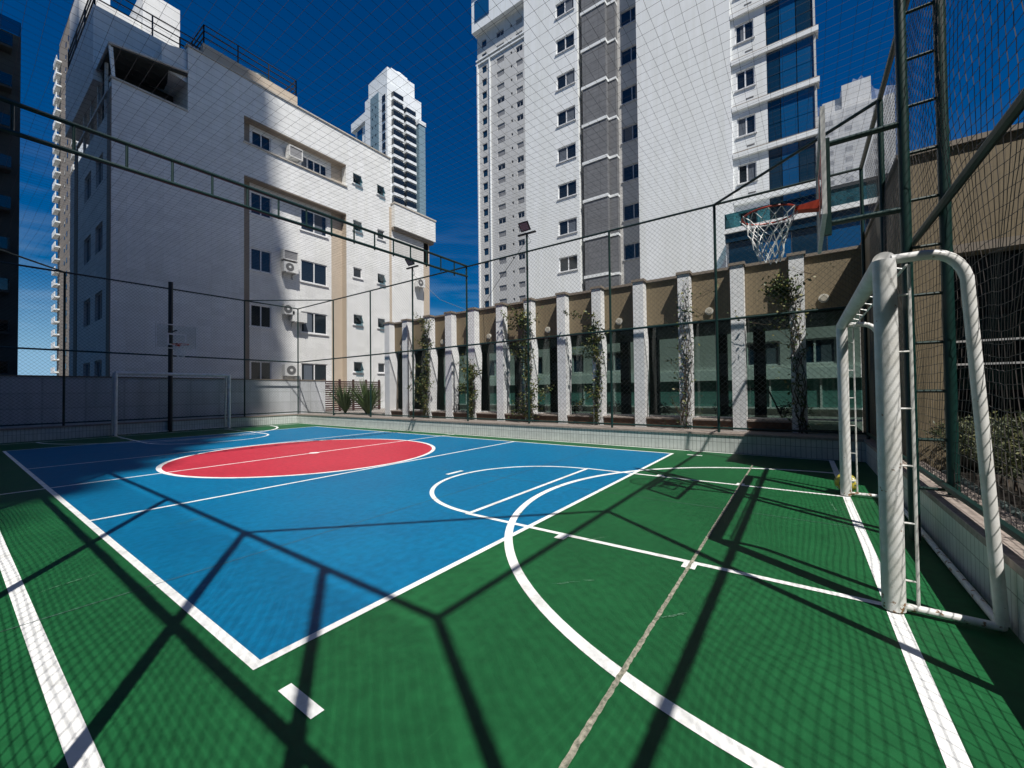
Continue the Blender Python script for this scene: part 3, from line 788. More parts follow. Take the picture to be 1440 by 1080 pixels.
vine('green climber covering only the lower half of a fin beside the truss post', 6.50, 2.5, 1.1, 1.2, 32)
vine('tall leafy climber spreading over two panels behind the flood lamp pole', 4.34, 3.75, 1.8, 3.0, 33)
vine('slender climber with sparse leaves right of the flood lamp', 2.22, 3.5, 1.0, 1.3, 34)
vine('nearly leafless dark climber with twisting stems on the fin left of the middle fence post', .09, 3.8, .22, 3.4, 35, bare=True)
vine('climber on the rightmost fin with one dark leafy tuft under the hoop', -2.02, 3.6, .8, 2.0, 36, bare=True, bushy=(.25, 3.2))

def shrub(x, y, r, label, seed):
    rnd = random.Random(seed); b = MB()
    for _ in range(700):
        v = Vector((rnd.gauss(0,1), rnd.gauss(0,1), rnd.gauss(0,1))).normalized()*r*rnd.uniform(.6, 1.05)
        if v.z < -r*.45: continue
        leaf(b, (x+v.x, y+v.y*1.3, .36+r*.75+v.z*.85), .035, rnd)
    t = empty('round_shrub', (x, y, .36), label, 'shrub', 'dark clipped shrubs behind the gallery')
    part('foliage', b, M['leaf_d'], t)
    b = MB(); b.tube([(x, y, .36), (x, y, .36+r)], .03, 6); part('stem', b, M['bark'], t)
for i, (y, r_, lb) in enumerate(((-1.9,.34,'dark clipped shrub by the handrail at the gallery right end'),(-.35,.36,'wide dark shrub behind the bay of the middle fence post'),(1.7,.3,'dark shrub left of the leafless climber, behind the glass'),(3.2,.32,'dark shrub behind the slender climber'),(4.7,.32,'dark shrub behind the tall leafy climber'),(6.2,.24,'small dark shrub deep in the gallery, near the truss post'))):
    shrub(12.6, y, r_, lb, 50+i)

def strap_plant(x, y, z, h, n, label, seed):
    rnd = random.Random(seed)
    t = empty('strap_leaf_plant', (x, y, z), label, 'plant', 'strap leaf plants by the slatted screen')
    b = MB()
    for k in range(n):
        a = rnd.uniform(0, 2*math.pi); L_ = h*rnd.uniform(.7, 1.1); lean = rnd.uniform(.15, .75)
        d = Vector((math.cos(a), math.sin(a), 0)); s = d.cross(Vector((0,0,1)))
        prev = None
        for q in range(7):
            u = q/6; p = Vector((x, y, z)) + d*(L_*lean*u*(1+.3*u)) + Vector((0, 0, L_*(u*1.15 - .62*lean*u*u)))
            wd = .028*(1-u)**.6 + .002
            cur = (p - s*wd, p + s*wd)
            if prev: b.quad(prev[0], prev[1], cur[1], cur[0])
            prev = cur
    part('leaves', b, M['leaf_a'], t)
    b = MB(); b.tube([(x, y, z), (x, y, z+.2)], .05, 8); part('stem', b, M['bark'], t)
strap_plant(9.35, 14.1, .36, 1.3, 140, 'spiky strap leaf plant left in front of the dark slatted screen', 1)
strap_plant(9.7, 13.1, .36, 1.45, 150, 'taller spiky strap leaf plant touching the first white fin', 2)
strap_plant(9.25, 12.3, .36, 1.0, 100, 'small spiky strap leaf plant at the foot of the first white fin', 3)

# slatted screen
t = empty('slatted_screen', (11.2, 16.5, .36), 'dark red brown slatted timber screen beyond the far right court corner', 'screen')
b = MB()
for x in (9.78, 10.6, 11.35, 12.1, 12.9): b.box(x-.04, x+.04, 16.52, 16.60, .34, 1.95)
part('posts', b, M['wood'], t)
b = MB(); z = .42
while z < 1.88: b.box(9.74, 12.95, 16.48, 16.515, z, z+.07); z += .105
part('slats', b, M['wood'], t)
# boundary wall
t = empty('boundary_wall', (5, 16.4, 0), 'pale painted block wall behind the far chain link fence', 'wall')
b = MB(); b.box(.12, 9.7, 16.3, 16.45, -.05, 1.84); part('wall_face', b, M['wall'], t)
b = MB(); b.box(.12, 9.72, 16.28, 16.47, 1.842, 1.885); part('coping', b, M['beige_dk'], t)
t = empty('dark_pier', (-1, 16.4, 0), 'near black wall pier at the left picture edge, left of the pale wall', 'wall')
b = MB(); b.box(-4, .10, 16.2, 16.5, -.05, 2.05); part('pier', b, M['dark'], t)

# ------------------------------------------------------------------ left apartment house
t = empty('apartment_house', (10, 20.8, 0), 'white five storey apartment house half in shade behind the far goal', 'building')
YB = 20.8
fr = Frame((0, YB, 0), (1, 0, 0), (0, -1, 0))
frr = Frame((0, YB+.5, 0), (1, 0, 0), (0, -1, 0))
frs = Frame((3.13, 0, 0), (0, 1, 0), (-1, 0, 0))
BASE = -1.5
smalls = [(x0, x1, 2.62+3.0*k-.03, 3.26+3.0*k-.03) for k in range(5) for x0, x1 in ((14.17, 14.79), (15.97, 16.54)) if not (k == 4 and 0)]
smalls = [(a, b_, c_, d_, .12) for a, b_, c_, d_ in smalls]
holes = [(8.0, 13.7, 14.17, 15.5, .5), (8.0, 13.7, BASE, 12.42, .5)] + smalls
b = MB(); facade(b, fr, 5.67, 17.05, BASE, 17.42, holes)
facade(b, fr, 3.13, 5.67, BASE, 14.33, [])
# roof tops, side faces
b.quad((5.67, YB, 14.33), (5.67, YB, 17.42), (5.67, YB+12, 17.42), (5.67, YB+12, 14.33))
b.quad((5.67, YB, 17.42), (17.05, YB, 17.42), (17.05, YB+12, 17.42), (5.67, YB+12, 17.42))
b.quad((3.13, YB, 14.33), (5.67, YB, 14.33), (5.67, YB+.25, 14.33), (3.13, YB+.25, 14.33))
b.quad((3.13, YB+.25, 13.2), (5.67, YB+.25, 13.2), (5.67, YB+3.5, 13.2), (3.13, YB+3.5, 13.2))
b.quad((17.05, YB, BASE), (17.05, YB+12, BASE), (17.05, YB+12, 17.42), (17.05, YB, 17.42))
part('wall', b, M['tile_w'], t)
b = MB()
back = [(8.50, 9.52, c_, d_, .1) for c_, d_ in ((1.83, 2.99), (4.82, 5.98), (7.80, 8.97), (10.78, 11.95))] + \
       [(11.13, 12.72, c_, d_, .1) for c_, d_ in ((1.83, 3.02), (4.80, 6.02), (7.76, 9.02), (10.76, 12.0))] + \
       [(8.55, 9.5, 14.42, 15.25, .1), (11.13, 12.72, 14.42, 15.12, .1)]
facade(b, frr, 7.99, 13.72, BASE, 12.43, [h for h in back if h[2] < 12.4]); part('recess_wall', b, M['tile_w'], t); b = MB(); facade(b, frr, 7.99, 13.72, 14.16, 15.51, [h for h in back if h[2] > 12.4])
part('recess_wall', b, M['tile_w'], t)
for h in back:
    cur = None
    if h[0] > 10 and h[2] < 6: cur = (.12, .42)
    w_ = window(t, frr, h[0], h[1], h[2], h[3], -.09, 4 if (h[0] > 10 and h[2] > 14) else 2, M['alu_w'] , M['pane'], sill=h[2] < 14, curtain=cur)
b = MB()
frr.box(b, 8.0, 8.44, BASE, 12.41, .0, .02)
frr.box(b, 8.0, 8.44, 14.17, 15.49, .0, .02)
part('beige_strip', b, M['beige_dk'], t)
b = MB()
frr.box(b, 13.0, 13.70, BASE, 12.41, .0, .02); frr.box(b, 13.0, 13.70, 14.17, 15.49, .0, .02)
b.quad((13.697, YB, BASE), (13.697, YB+.48, BASE), (13.697, YB+.48, 12.41), (13.697, YB, 12.41))
fr.box(b, 16.93, 17.12, BASE, 14.05, -.05, .012)
part('beige_strip', b, M['beige'], t)
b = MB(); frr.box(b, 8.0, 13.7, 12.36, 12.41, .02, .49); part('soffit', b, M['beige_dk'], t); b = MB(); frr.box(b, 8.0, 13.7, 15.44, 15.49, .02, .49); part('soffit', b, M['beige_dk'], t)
b = MB(); fr.box(b, 7.96, 13.75, 14.09, 14.165, -.45, .07); part('recess_sill', b, M['beige_band'], t)
b = MB(); fr.box(b, 5.6, 17.1, 17.422, 17.5, -.25, .06); part('roof_coping', b, M['beige_band'], t)
b = MB(); fr.box(b, 3.08, 5.66, 14.332, 14.42, -.27, .05); part('terrace_coping', b, M['beige_band'], t)
for i, h in enumerate(smalls):
    w_ = window(t, fr, h[0], h[1], h[2], h[3], -.1, 1, M['alu_w'], M['pane'], fw=.05, sill=True)
    if i % 3 != 1:
        q = MB(); a_ = fr.p(h[0]+.05, h[3]-.06, -.03); b_ = fr.p(h[1]-.05, h[3]-.06, -.03); c_ = fr.p(h[1]-.05, h[2]+.1, .2); d_ = fr.p(h[0]+.05, h[2]+.1, .2)
        off = Vector((0, -.02, .02)); q.hexa([d_, c_, b_, a_, d_+off, c_+off, b_+off, a_+off]); q.build('open_sash', M['glass_bal'], w_)
# right lower wing
b = MB(); facade(b, fr, 17.12, 20.05, BASE, 12.5, [], d=-.02); b.quad((20.62, YB+.02, BASE), (20.62, YB+9, BASE), (20.62, YB+9, 12.5), (20.62, YB+.02, 12.5)); part('wing_wall', b, M['tile_w'], t)
b = MB(); fr.box(b, 20.05, 20.62, BASE, 12.5, -.3, .0); part('beige_strip', b, M['beige'], t)
b = MB(); fr.box(b, 17.13, 20.95, 12.7, 14.25, -9, .35); part('wing_parapet', b, M['tile_w'], t)
b = MB(); fr.box(b, 17.10, 21.0, 14.252, 14.36, -9, .40); part('wing_coping', b, M['beige_band'], t)
b = MB(); fr.box(b, 17.3, 20.5, 11.0, 12.48, -.019, .0); part('wing_shutter', b, M['plaster2'], t)
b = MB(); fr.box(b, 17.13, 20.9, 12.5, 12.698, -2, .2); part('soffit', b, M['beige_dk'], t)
# side facade facing the camera's left
sw = [(y0, y1, z-.62, z+.62, .15) for z in (2.2, 5.2, 8.2, 11.2) for y0, y1 in ((22.3, 23.7), (24.7, 26.2))]
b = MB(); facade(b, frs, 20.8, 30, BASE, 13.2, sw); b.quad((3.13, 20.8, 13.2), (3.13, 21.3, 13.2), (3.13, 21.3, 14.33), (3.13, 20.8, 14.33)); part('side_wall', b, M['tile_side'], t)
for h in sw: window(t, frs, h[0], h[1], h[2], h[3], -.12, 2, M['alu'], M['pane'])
b = MB(); frs.box(b, 20.81, 21.4, BASE, 14.0, .0, .03); frs.box(b, 27.8, 28.6, BASE, 14.0, .0, .03); part('beige_strip', b, M['beige_dk'], t)
b = MB(); frs.box(b, 21.3, 28, 14.0, 14.1, -.05, .05)
for y in (22.0, 23.4, 24.9, 26.5): frs.box(b, y, y+.12, 13.2, 15.8, -.1, .0)
part('terrace_posts', b, M['plaster2'], t)
# terrace: canopy, dark back, gable
b = MB(); b.hexa([(3.0, 20.6, 15.62), (5.66, 20.6, 16.08), (5.66, 23, 16.1), (3.0, 23, 15.62), (3.0, 20.6, 15.7), (5.66, 20.6, 16.16), (5.66, 23, 16.18), (3.0, 23, 15.7)])
part('terrace_canopy', b, M['plaster2'], t)
b = MB(); b.hexa([(3.08, 20.68, 15.57), (5.64, 20.68, 16.01), (5.64, 22.7, 16.03), (3.08, 22.7, 15.57), (3.08, 20.68, 15.61), (5.64, 20.68, 16.06), (5.64, 22.7, 16.08), (3.08, 22.7, 15.61)]); part('canopy_shade_sheet', b, M['dark'], t)  # near-black sheet, the shade under the canopy put into colour
b = MB(); b.hexa([(3.14, 20.82, 14.42), (3.24, 20.82, 14.42), (3.24, 20.92, 14.42), (3.14, 20.92, 14.42), (3.02, 20.7, 15.61), (3.14, 20.7, 15.63), (3.14, 20.84, 15.63), (3.02, 20.84, 15.61)])
part('canopy_strut', b, M['plaster'], t)
b = MB(); b.box(3.2, 5.66, 22.8, 22.95, 13.2, 15.9); part('terrace_back', b, M['dark'], t)  # back wall near black, terrace shade put into its colour
b = MB(); b.hexa([(4.75, 20.9, 15.95), (5.668, 20.9, 15.75), (5.668, 23, 15.95), (4.75, 23, 16.0), (4.75, 20.9, 17.0), (5.668, 20.9, 17.3), (5.668, 23, 17.4), (4.75, 23, 17.0)])
part('gable', b, M['tile_w'], t)
b = MB(); b.box(2.92, 7.0, 23.02, 29.9, 15.2, 18.55); part('penthouse', b, M['tile_w'], t)
b = MB(); b.box(5.85, 7.6, 29, 32, 18.56, 25.2); b.box(3.3, 5.84, 29.3, 32, 18.56, 23.3); part('stair_tower', b, M['tile_w'], t)
b = MB(); b.box(6.5, 11.1, 21.6, 27, 17.5, 18.6); part('roof_box', b, M['beige'], t)
def railing(parent, pts, z, h=1.0, post=1.3):
    b = MB()
    for a, c_ in zip(pts[:-1], pts[1:]):
        a = Vector((*a, 0)); c_ = Vector((*c_, 0)); L_ = (c_-a).length; k = max(1, round(L_/post))
        for i in range(k+1):
            p = a + (c_-a)*i/k; b.tube([(p.x, p.y, z), (p.x, p.y, z+h)], .035, 5)
        for hh in (.35, .68, 1.0): b.tube([(a.x, a.y, z+h*hh), (c_.x, c_.y, z+h*hh)], .03, 5)
    part('railing', b, M['steel_dark'], parent)
railing(t, [(2.97, 29.5), (2.97, 23.1), (6.9, 23.1)], 18.55, 1.05, 2.0)
railing(t, [(6.55, 26.5), (6.55, 21.65), (11.05, 21.65), (11.05, 24)], 18.6, .95, 1.6)
railing(t, [(5.7, 22.0), (6.5, 22.0)], 17.5, 1.0, .8)
# tank
b = MB(); n = 24; vs = []; 
for j in range(9):
    ph = math.pi/2*j/8
    for i in range(n): vs.append((9.6+1.05*math.cos(ph)*math.cos(2*math.pi*i/n), 23.2+1.05*math.cos(ph)*math.sin(2*math.pi*i/n), 18.46+.55+.5*math.sin(ph)))
for i in range(n): vs.append((9.6+1.0*math.cos(2*math.pi*i/n), 23.2+1.0*math.sin(2*math.pi*i/n), 18.46))
fs = [(j*n+i, j*n+(i+1) % n, (j+1)*n+(i+1) % n, (j+1)*n+i) for j in range(8) for i in range(n)] + [(9*n+i, 9*n+(i+1) % n, (i+1) % n, i) for i in range(n)]
b.add(vs, fs); tag(b.build('water_tank', M['tank'], None, True), 'dark domed water tank on the roof of the white apartment house', 'water tank')

# air conditioners on it
def ac(x, z, label, d=.0, w=.8, h=.55, fan=True, cage=False, yb=YB+.5, dep=.32):
    t = empty('air_conditioner', (x, yb, z), label, 'air conditioner', 'air conditioners on the white apartment house')
    f = Frame((x, yb, z), (1, 0, 0), (0, -1, 0))
    b = MB(); f.box(b, -w/2, w/2, 0, h, .12, .12+dep); bd = part('casing', b, M['ac'], t)
    if fan:
        b = MB(); c_ = f.p(-.08, h/2, .12+dep); b.disc(c_, (0, -1, 0), h*.40, 24, .012); b.build('fan_grille', M['grille'], bd)
        b = MB(); c_ = f.p(-.08, h/2, .133+dep); b.disc(c_, (0, -1, 0), h*.13, 14, .012); b.build('fan_hub', M['ac'], bd)
    if cage:
        b = MB(); 
        for a, c_ in ((-w/2, -w/2+.04), (w/2-.04, w/2)): f.box(b, a, c_, 0, h, .13+dep, .16+dep)
        f.box(b, -w/2, w/2, 0, .05, .131+dep, .161+dep); f.box(b, -w/2, w/2, h-.05, h, .131+dep, .161+dep)
        b.build('cage', M['white_metal'], bd)
        b = MB(); f.box(b, -w/2+.06, w/2-.06, .06, h-.06, .121+dep, .13+dep); b.build('vent_grille', M['shutter'], bd)
    b = MB()
    for u in (-w*.32, w*.32): f.box(b, u-.02, u+.02, -.05, -.001, 0, .12+dep); f.box(b, u-.02, u+.02, -.3, -.05, 0, .04)
    part('bracket', b, M['alu'], t)
ac(10.35, 8.65, 'boxy air conditioner high on the white house, topmost of a stacked pair', fan=False, cage=True)
ac(10.38, 8.0, 'fan air conditioner directly under the boxy one of the stacked pair')
ac(10.28, 5.65, 'air conditioner at third floor level, upper left of two staggered units', w=.55)
ac(10.85, 5.3, 'air conditioner at third floor level, lower right of two staggered units', fan=False)
ac(10.45, 2.25, 'lowest air conditioner just above the boundary wall, with a round fan', h=.62, w=.85)
ac(10.6, 14.45, 'white caged air conditioner in the top floor recess of the apartment house', fan=False, cage=True, w=.75, h=.62, dep=.4)
ac(19.45, 8.95, 'lone air conditioner at the right end of the apartment house', yb=YB+.02, w=.7, h=.6)

# ------------------------------------------------------------------ towers
def tower_columns(t, fr, cols, z0, dz, n, **kw):
    for (u0, u1, a, c_) in cols:
        for k in range(n): window(t, fr, u0, u1, z0+k*dz+a, z0+k*dz+c_, **kw)

# big white tower on the right (plane X = 27.6)
t = empty('white_tower', (27.6, 8, 0), 'tall white tower with blue glass corner filling the upper right centre', 'building')
fr = Frame((27.6, 0, 0), (0, 1, 0), (-1, 0, 0))
B0 = -12; TOP = 62; dz = 2.93
lw = [(11.84, 13.45, 14.11-.53+dz*k-.0, 14.11+.62+dz*k, .15) for k in range(-3, 15)]
b = MB(); facade(b, fr, 11.6, 16.5, B0, TOP, lw)
b.quad((27.6, 11.6, B0), (28.6, 11.6, B0), (28.6, 11.6, TOP), (27.6, 11.6, TOP)); b.quad((27.6,16.5,B0),(45,16.5,B0),(45,16.5,TOP),(27.6,16.5,TOP))
part('left_wall', b, M['plaster'], t)
for i, h in enumerate(lw):
    window(t, fr, h[0], h[1], h[2], h[3], -.13, 2, M['alu_w'], M['pane'], fw=.07, sill=True, curtain=(.1, .5) if i % 3 == 0 else ((.55, .9) if i % 4 == 1 else None))
b = MB(); fr.box(b, 9.35, 11.25, B0, TOP, -.99, -.12); part('grey_bay', b, M['grey_clad'], t)
b = MB(); fr.box(b, 8.75, 9.34, B0, TOP, -.99, -.55); part('grey_side', b, M['grey_clad'], t)
for k in range(-2, 16):
    z = 12.83+.0+dz*k
    b = MB(); fr.box(b, 9.32, 11.35, z-.11, z+.11, -.98, -.07); fr.box(b, 8.72, 9.31, z-.09, z+.09, -.98, -.51); part('ledge', b, M['plaster'], t)
frk = Frame((28.6, 0, 0), (0, 1, 0), (-1, 0, 0))
rw = [(6.95, 8.5, 13.9+dz*k-.05, 13.9+dz*k+1.1, .15) for k in range(-3, 15)]
b = MB(); facade(b, frk, 6.8, 11.62, B0, TOP, rw); part('recess_wall', b, M['plaster2'], t)
for h in rw: window(t, frk, h[0], h[1], h[2], h[3], -.13, 2, M['alu'], M['pane'], fw=.06, sill=True)
b = MB(); b.box(27.61, 45, 1.13, 7.0, B0, TOP); part('blank_wall', b, M['plaster'], t)
# right part: white wall with windows + glass bay
rr = [(-.12, .87, 11.55+dz*k-.55, 11.55+dz*k+.62, .15) for k in range(-2, 16)]
fr2 = Frame((27.75, 0, 0), (0, 1, 0), (-1, 0, 0))
b = MB(); facade(b, fr2, -.75, 1.13, B0, TOP, rr); part('window_wall', b, M['plaster'], t)
for i, h in enumerate(rr):
    window(t, fr2, h[0], h[1], h[2], h[3], -.13, 2, M['alu_w'], M['pane'], fw=.07, sill=True, curtain=(.55, .92) if i % 3 == 1 else None)
b = MB(); fr2.box(b, -3.0, -.76, B0, TOP, -8, -.12); part('bay_core', b, M['dark'], t)
for k in range(-1, 16):
    z = 12.75+dz*k   # ledge centre
    b = MB(); fr2.box(b, -3.25, 1.12, z-.14, z+.14, -.6, .16); part('ledge', b, M['plaster'], t)
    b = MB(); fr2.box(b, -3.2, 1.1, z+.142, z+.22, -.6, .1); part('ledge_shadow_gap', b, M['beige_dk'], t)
    for i, (a, c_) in enumerate(((-1.38, -.77), (-2.2, -1.42), (-3.0, -2.24))):
        gb = MB(); fr2.box(gb, a, c_, z+.27, z+1.28, -.1, -.05); fr2.box(gb, a, c_, z+1.31, z+dz-.18, -.1, -.05)
        part('glass_panel', gb, (M['pane_bd'], M['pane_b'], M['pane_b'])[i] if k % 3 else (M['pane_bd'], M['pane_b'], M['pane_bd'])[i], t)
    b = MB(); fr2.box(b, -3.12, -3.02, z+.27, z+dz-.18, -.4, .02); part('bay_edge', b, M['plaster2'], t)
    b = MB(); fr2.box(b, -.05, .35, z+.42, z+.5, .0, .012); part('vent_slot', b, M['grille'], t)
b = MB(); b.box(27.9, 45, -3.0, 1.13, B0, TOP-.5); part('core', b, M['plaster2'], t)
# terrace at the foot
b = MB(); b.box(24.5, 27.55, -12, 1.3, 9.9, 10.15); b.box(24.8, 27.5, -12, 1.25, B0, 9.4); 
part('terrace_slab', b, M['plaster'], t)
b = MB(); b.box(24.55, 24.6, -12, 1.25, 10.16, 11.0); b.box(24.6, 27.5, 1.2, 1.25, 10.16, 11.0); part('terrace_glass', b, M['glass_bal'], t)
for k in range(9):
    b = MB(); y0 = -12 + k*1.46; b.box(24.72, 24.78, y0, y0+1.42, 7.0, 9.38); part('glass_panel', b, M['pane_b'] if k % 2 else M['pane_bd'], t)
b = MB(); b.box(24.6, 27.5, -12, 1.25, 9.41, 9.89); part('slab_band', b, M['pane_bd'], t)
t = empty('awning', (25.5, -4.6, 11), 'dark awning on the terrace at the foot of the white tower', 'awning')
b = MB(); b.hexa([(24.9,-6.5,11.25),(24.9,-3.35,11.25),(27.4,-3.35,11.9),(27.4,-6.5,11.9),(24.9,-6.5,11.3),(24.9,-3.35,11.3),(27.4,-3.35,12.0),(27.4,-6.5,12.0)]); part('cloth', b, M['steel_dark'], t)
b = MB(); b.tube([(24.95,-3.4,10.16),(24.95,-3.4,11.25)], .03, 6); b.tube([(24.95,-6.4,10.16),(24.95,-6.4,11.25)], .03, 6); part('poles', b, M['alu_w'], t)

# pale slim tower further back (plane X = 69)
t = empty('pale_tower', (69, 50, 0), 'pale grey tower with columns of small shuttered windows left of the white tower', 'building')
fr = Frame((69, 0, 0), (0, 1, 0), (-1, 0, 0))
def Y69(px): return {675:55.9,682:54.4}.get(px, 0)
dz3 = 2.93
nF = 21; z0 = 19.6
cols = [(53.55, 54.9, .2, 1.75, 'slot'), (48.75, 50.75, .3, 1.55, 'w'), (46.6, 47.05, .75, 1.3, 'v'), (43.95, 45.6, .3, 1.55, 'w')]
hs = []
for k in range(nF):
    for (a, c_, e, f, ty) in cols: hs.append((a, c_, z0+k*dz3+e, z0+k*dz3+f, .2, ty, k))
b = MB(); facade(b, fr, 36, 56.2, B0, 81.59, [h[:5] for h in hs]); b.quad((69,56.2,B0),(95,56.2,B0),(95,56.2,81.59),(69,56.2,81.59)); part('wall', b, M['plaster2'], t)
rnd = random.Random(77)
for h in hs:
    if h[5] == 'w': window(t, fr, h[0], h[1], h[2], h[3], -.18, 2, M['alu'], M['pane'], fw=.08, shut=rnd.choice((1, 1, 1, .25, .25)), sill=False)
    elif h[5] == 'v': window(t, fr, h[0], h[1], h[2], h[3], -.18, 1, M['alu'], M['pane'], fw=.05, name='vent_window')
    else: window(t, fr, h[0], h[1], h[2], h[3], -.18, 1, M['alu'], M['pane_bd'], fw=.05)
b = MB(); fr.box(b, 52.5, 52.75, B0, 74.8, .0, .3); fr.box(b, 55.9, 56.2, B0, 74.8, .0, .3); part('pilaster', b, M['plaster'], t)
b = MB(); fr.box(b, 36, 56.5, 74.9, 75.2, -.3, .25); fr.box(b, 36, 56.4, 75.7, 76.0, -.3, .35); part('cornice', b, M['plaster'], t)
b = MB(); fr.box(b, 38, 56.6, 81.6, 99, -12, 1.4); part('penthouse', b, M['plaster'], t)
b = MB(); fr.box(b, 51.6, 55.7, 83.6, 88.3, 1.41, 1.5); part('penthouse_window', b, M['pane_b'], t)
b = MB(); fr.box(b, 38, 57.0, 90.3, 90.9, -12, 2.0); part('penthouse_cornice', b, M['plaster'], t)

# balcony tower (far left centre)
t = empty('balcony_tower', (84, 107, 0), 'distant slender tower with stacked dark balconies and a round roof drum', 'building')
rot = Matrix.Translation((78, 100.3, 0)) @ Matrix.Rotation(R(-6), 4, 'Z')
def rb(name, m, *bxs, par=t, sm=False):
    q = MB()
    for bb in bxs: q.box(*bb)
    o = q.build(name, m, None, sm, xf=rot); o.parent = par; o.matrix_parent_inverse = Matrix.Translation(-par.location); return o
rb('wall', M['plaster'], (0.3, 13, 0, 13.4, B0, 97.5), (2.5, 13, 13.4, 24, B0, 93))
rb('crown', M['plaster'], (.9, 11, .9, 12.2, 97.5, 103), (3, 9, 2, 5, 103, 104.5))
rb('shoulder_cap', M['plaster'], (1.6, 8, 13.5, 25.4, 93, 96))
rb('blue_stripe', M['bluegrey'], (.12, .29, 4.8, 9.7, B0, 96.5))
q = MB(); q.tube([(8, 7, 103), (8, 7, 106.0), (8, 7, 107.2)], [3.6, 3.6, 2.4], 24); o = q.build('roof_drum', M['plaster'], None, True, xf=rot); o.parent = t; o.matrix_parent_inverse = Matrix.Translation(-t.location)
for k in range(17):
    z = 44 + k*3.0
    q = rb('window', M['alu'], (.2, .29, .8, 2.8, z-.1, z+2.1)); rb('pane', M['pane'], (.1, .19, .9, 2.7, z, z+2.0), par=q)
    for y0 in (15.6, 18.8):
        if z < 84: q = rb('window', M['alu'], (2.4, 2.49, y0, y0+1.6, z, z+1.4)); rb('pane', M['pane'], (2.3, 2.39, y0+.1, y0+1.5, z+.1, z+1.3), par=q)
    for y0 in (6.2, 8.2): rb('vent_window', M['pane'], (.05, .11, y0, y0+.4, z+.2, z+.7))
q = rb('window', M['alu'], (2.4, 2.49, 19, 22.5, 87.5, 92.5)); rb('pane', M['pane_b'], (2.3, 2.39, 19.1, 22.4, 87.6, 92.4), par=q)
for k in range(18):
    z = 42 + k*3.0
    for x0, w_, dy, top in ((1.7, 3.7, 1.3, 96), (6.0, 3.7, 1.8, 91)):
        if z > top: continue
        q = rb('balcony', M['plaster'], (x0, x0+w_, -dy, -.01, z-.75, z+.1)); rb('balcony_glass', M['pane'], (x0+.1, x0+w_-.1, -dy+.05, -dy+.15, z+.11, z+1.7), par=q)
        rb('balcony_side', M['pane'], (x0+.02, x0+.1, -dy+.16, -.02, z+.11, z+1.7), par=q)
rb('side_block', M['bluegrey'], (10.2, 12.6, -2.6, 8, B0, 88))
rb('side_cap', M['plaster'], (10.0, 12.8, -2.8, 8.2, 88, 89.2))

# scaffold wrapped tower
t = empty('wrapped_tower', (150, -12, 0), 'distant tower wrapped in white scaffold mesh behind the basketball board', 'building')
fr = Frame((150, 0, 0), (0, 1, 0), (-1, 0, 0))
b = MB(); b.box(150, 175, -24.5, -4.0, B0, 82); part('wall', b, M['plaster2'], t)
b = MB(); b.box(152, 160, -20, -13.5, 82, 90); b.box(153, 160, -13.5, -9, 82, 87); part('plant_room', b, M['plaster2'], t)
for k in range(16):
    z = 34 + k*2.95
    for y0, w_ in ((-7.5, 2.4), (-11.2, 1.8), (-15.5, 1.6), (-21.5, 1.4)):
        b = MB(); fr.box(b, y0, y0+w_, z, z+1.3, .01, .05); part('window', b, M['shutter'], t)
b = MB(); rnd = random.Random(5)
ys = [-24.8+ k*(21.3/24) for k in range(25)]; tops = [82.5+rnd.uniform(-1, 2.2)+(5 if 5 < k < 12 else 0) for k in range(25)]
zz = [B0] + [30+k*5.2 for k in range(10)]
P = {}
for i, y in enumerate(ys):
    for j in range(12):
        z = zz[j] if j < 11 else tops[i]
        P[i, j] = (149.4 - rnd.uniform(0, .22), y, z if j < 11 else max(z, 79))
for i in range(24):
    for j in range(11): b.quad(P[i, j], P[i+1, j], P[i+1, j+1], P[i, j+1])
part('scaffold_mesh', b, M['wrap'], t)

# balcony tower just behind the left house (x = 15..)
t = empty('narrow_tower', (15, 108, 0), 'very tall narrow looking tower with balconies behind the left end of the white house', 'building')
fr = Frame((15, 0, 0), (0, 1, 0), (-1, 0, 0))
b = MB(); b.box(15, 16.6, 100, 122, B0, 76); part('wall', b, M['plaster'], t)
b = MB(); b.box(15.02, 18, 122.01, 142, B0, 86); part('rear_wall', b, M['beige_dk'], t)
for k in range(29):
    z = -2 + k*2.93
    if z < 72:
        b = MB(); fr.box(b, 118.5, 121.8, z, z+.35, .0, .55); fr.box(b, 119.2, 121.3, z+.35, z+1.3, .3, .5); p_ = part('balcony', b, M['plaster2'], t)
        b = MB(); fr.box(b, 119.5, 121.5, z+1.4, z+2.6, .005, .03); b.build('pane', M['pane'], p_)
    b = MB(); fr.box(b, 138.5, 143.2, z, z+.3, -.5, .8); fr.box(b, 138.5, 143.2, z+.3, z+1.3, .68, .8); part('balcony', b, M['plaster'], t)
    b = MB(); fr.box(b, 129, 130, z+.6, z+1.7, .0, .03); fr.box(b, 132, 133, z+.6, z+1.7, .0, .03); part('window', b, M['pane'], t)

# dark block, left edge
t = empty('dark_block', (2, 44, 0), 'dark shaded apartment block cut by the left picture edge', 'building')
fr = Frame((0, 44, 0), (1, 0, 0), (0, -1, 0))
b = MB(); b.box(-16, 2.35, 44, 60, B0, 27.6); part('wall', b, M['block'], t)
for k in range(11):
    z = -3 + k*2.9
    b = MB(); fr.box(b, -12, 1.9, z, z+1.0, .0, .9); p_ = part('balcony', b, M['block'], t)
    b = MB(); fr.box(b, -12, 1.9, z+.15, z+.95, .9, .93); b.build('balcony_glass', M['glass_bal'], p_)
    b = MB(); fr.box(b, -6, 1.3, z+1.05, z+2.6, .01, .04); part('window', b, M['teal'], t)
b = MB(); b.box(-16, 2.3, 43.9, 43.95, 27.6, 28.6); b.box(2.3, 2.34, 43.9, 60, 27.6, 28.6); part('roof_glass', b, M['glass_bal'], t)

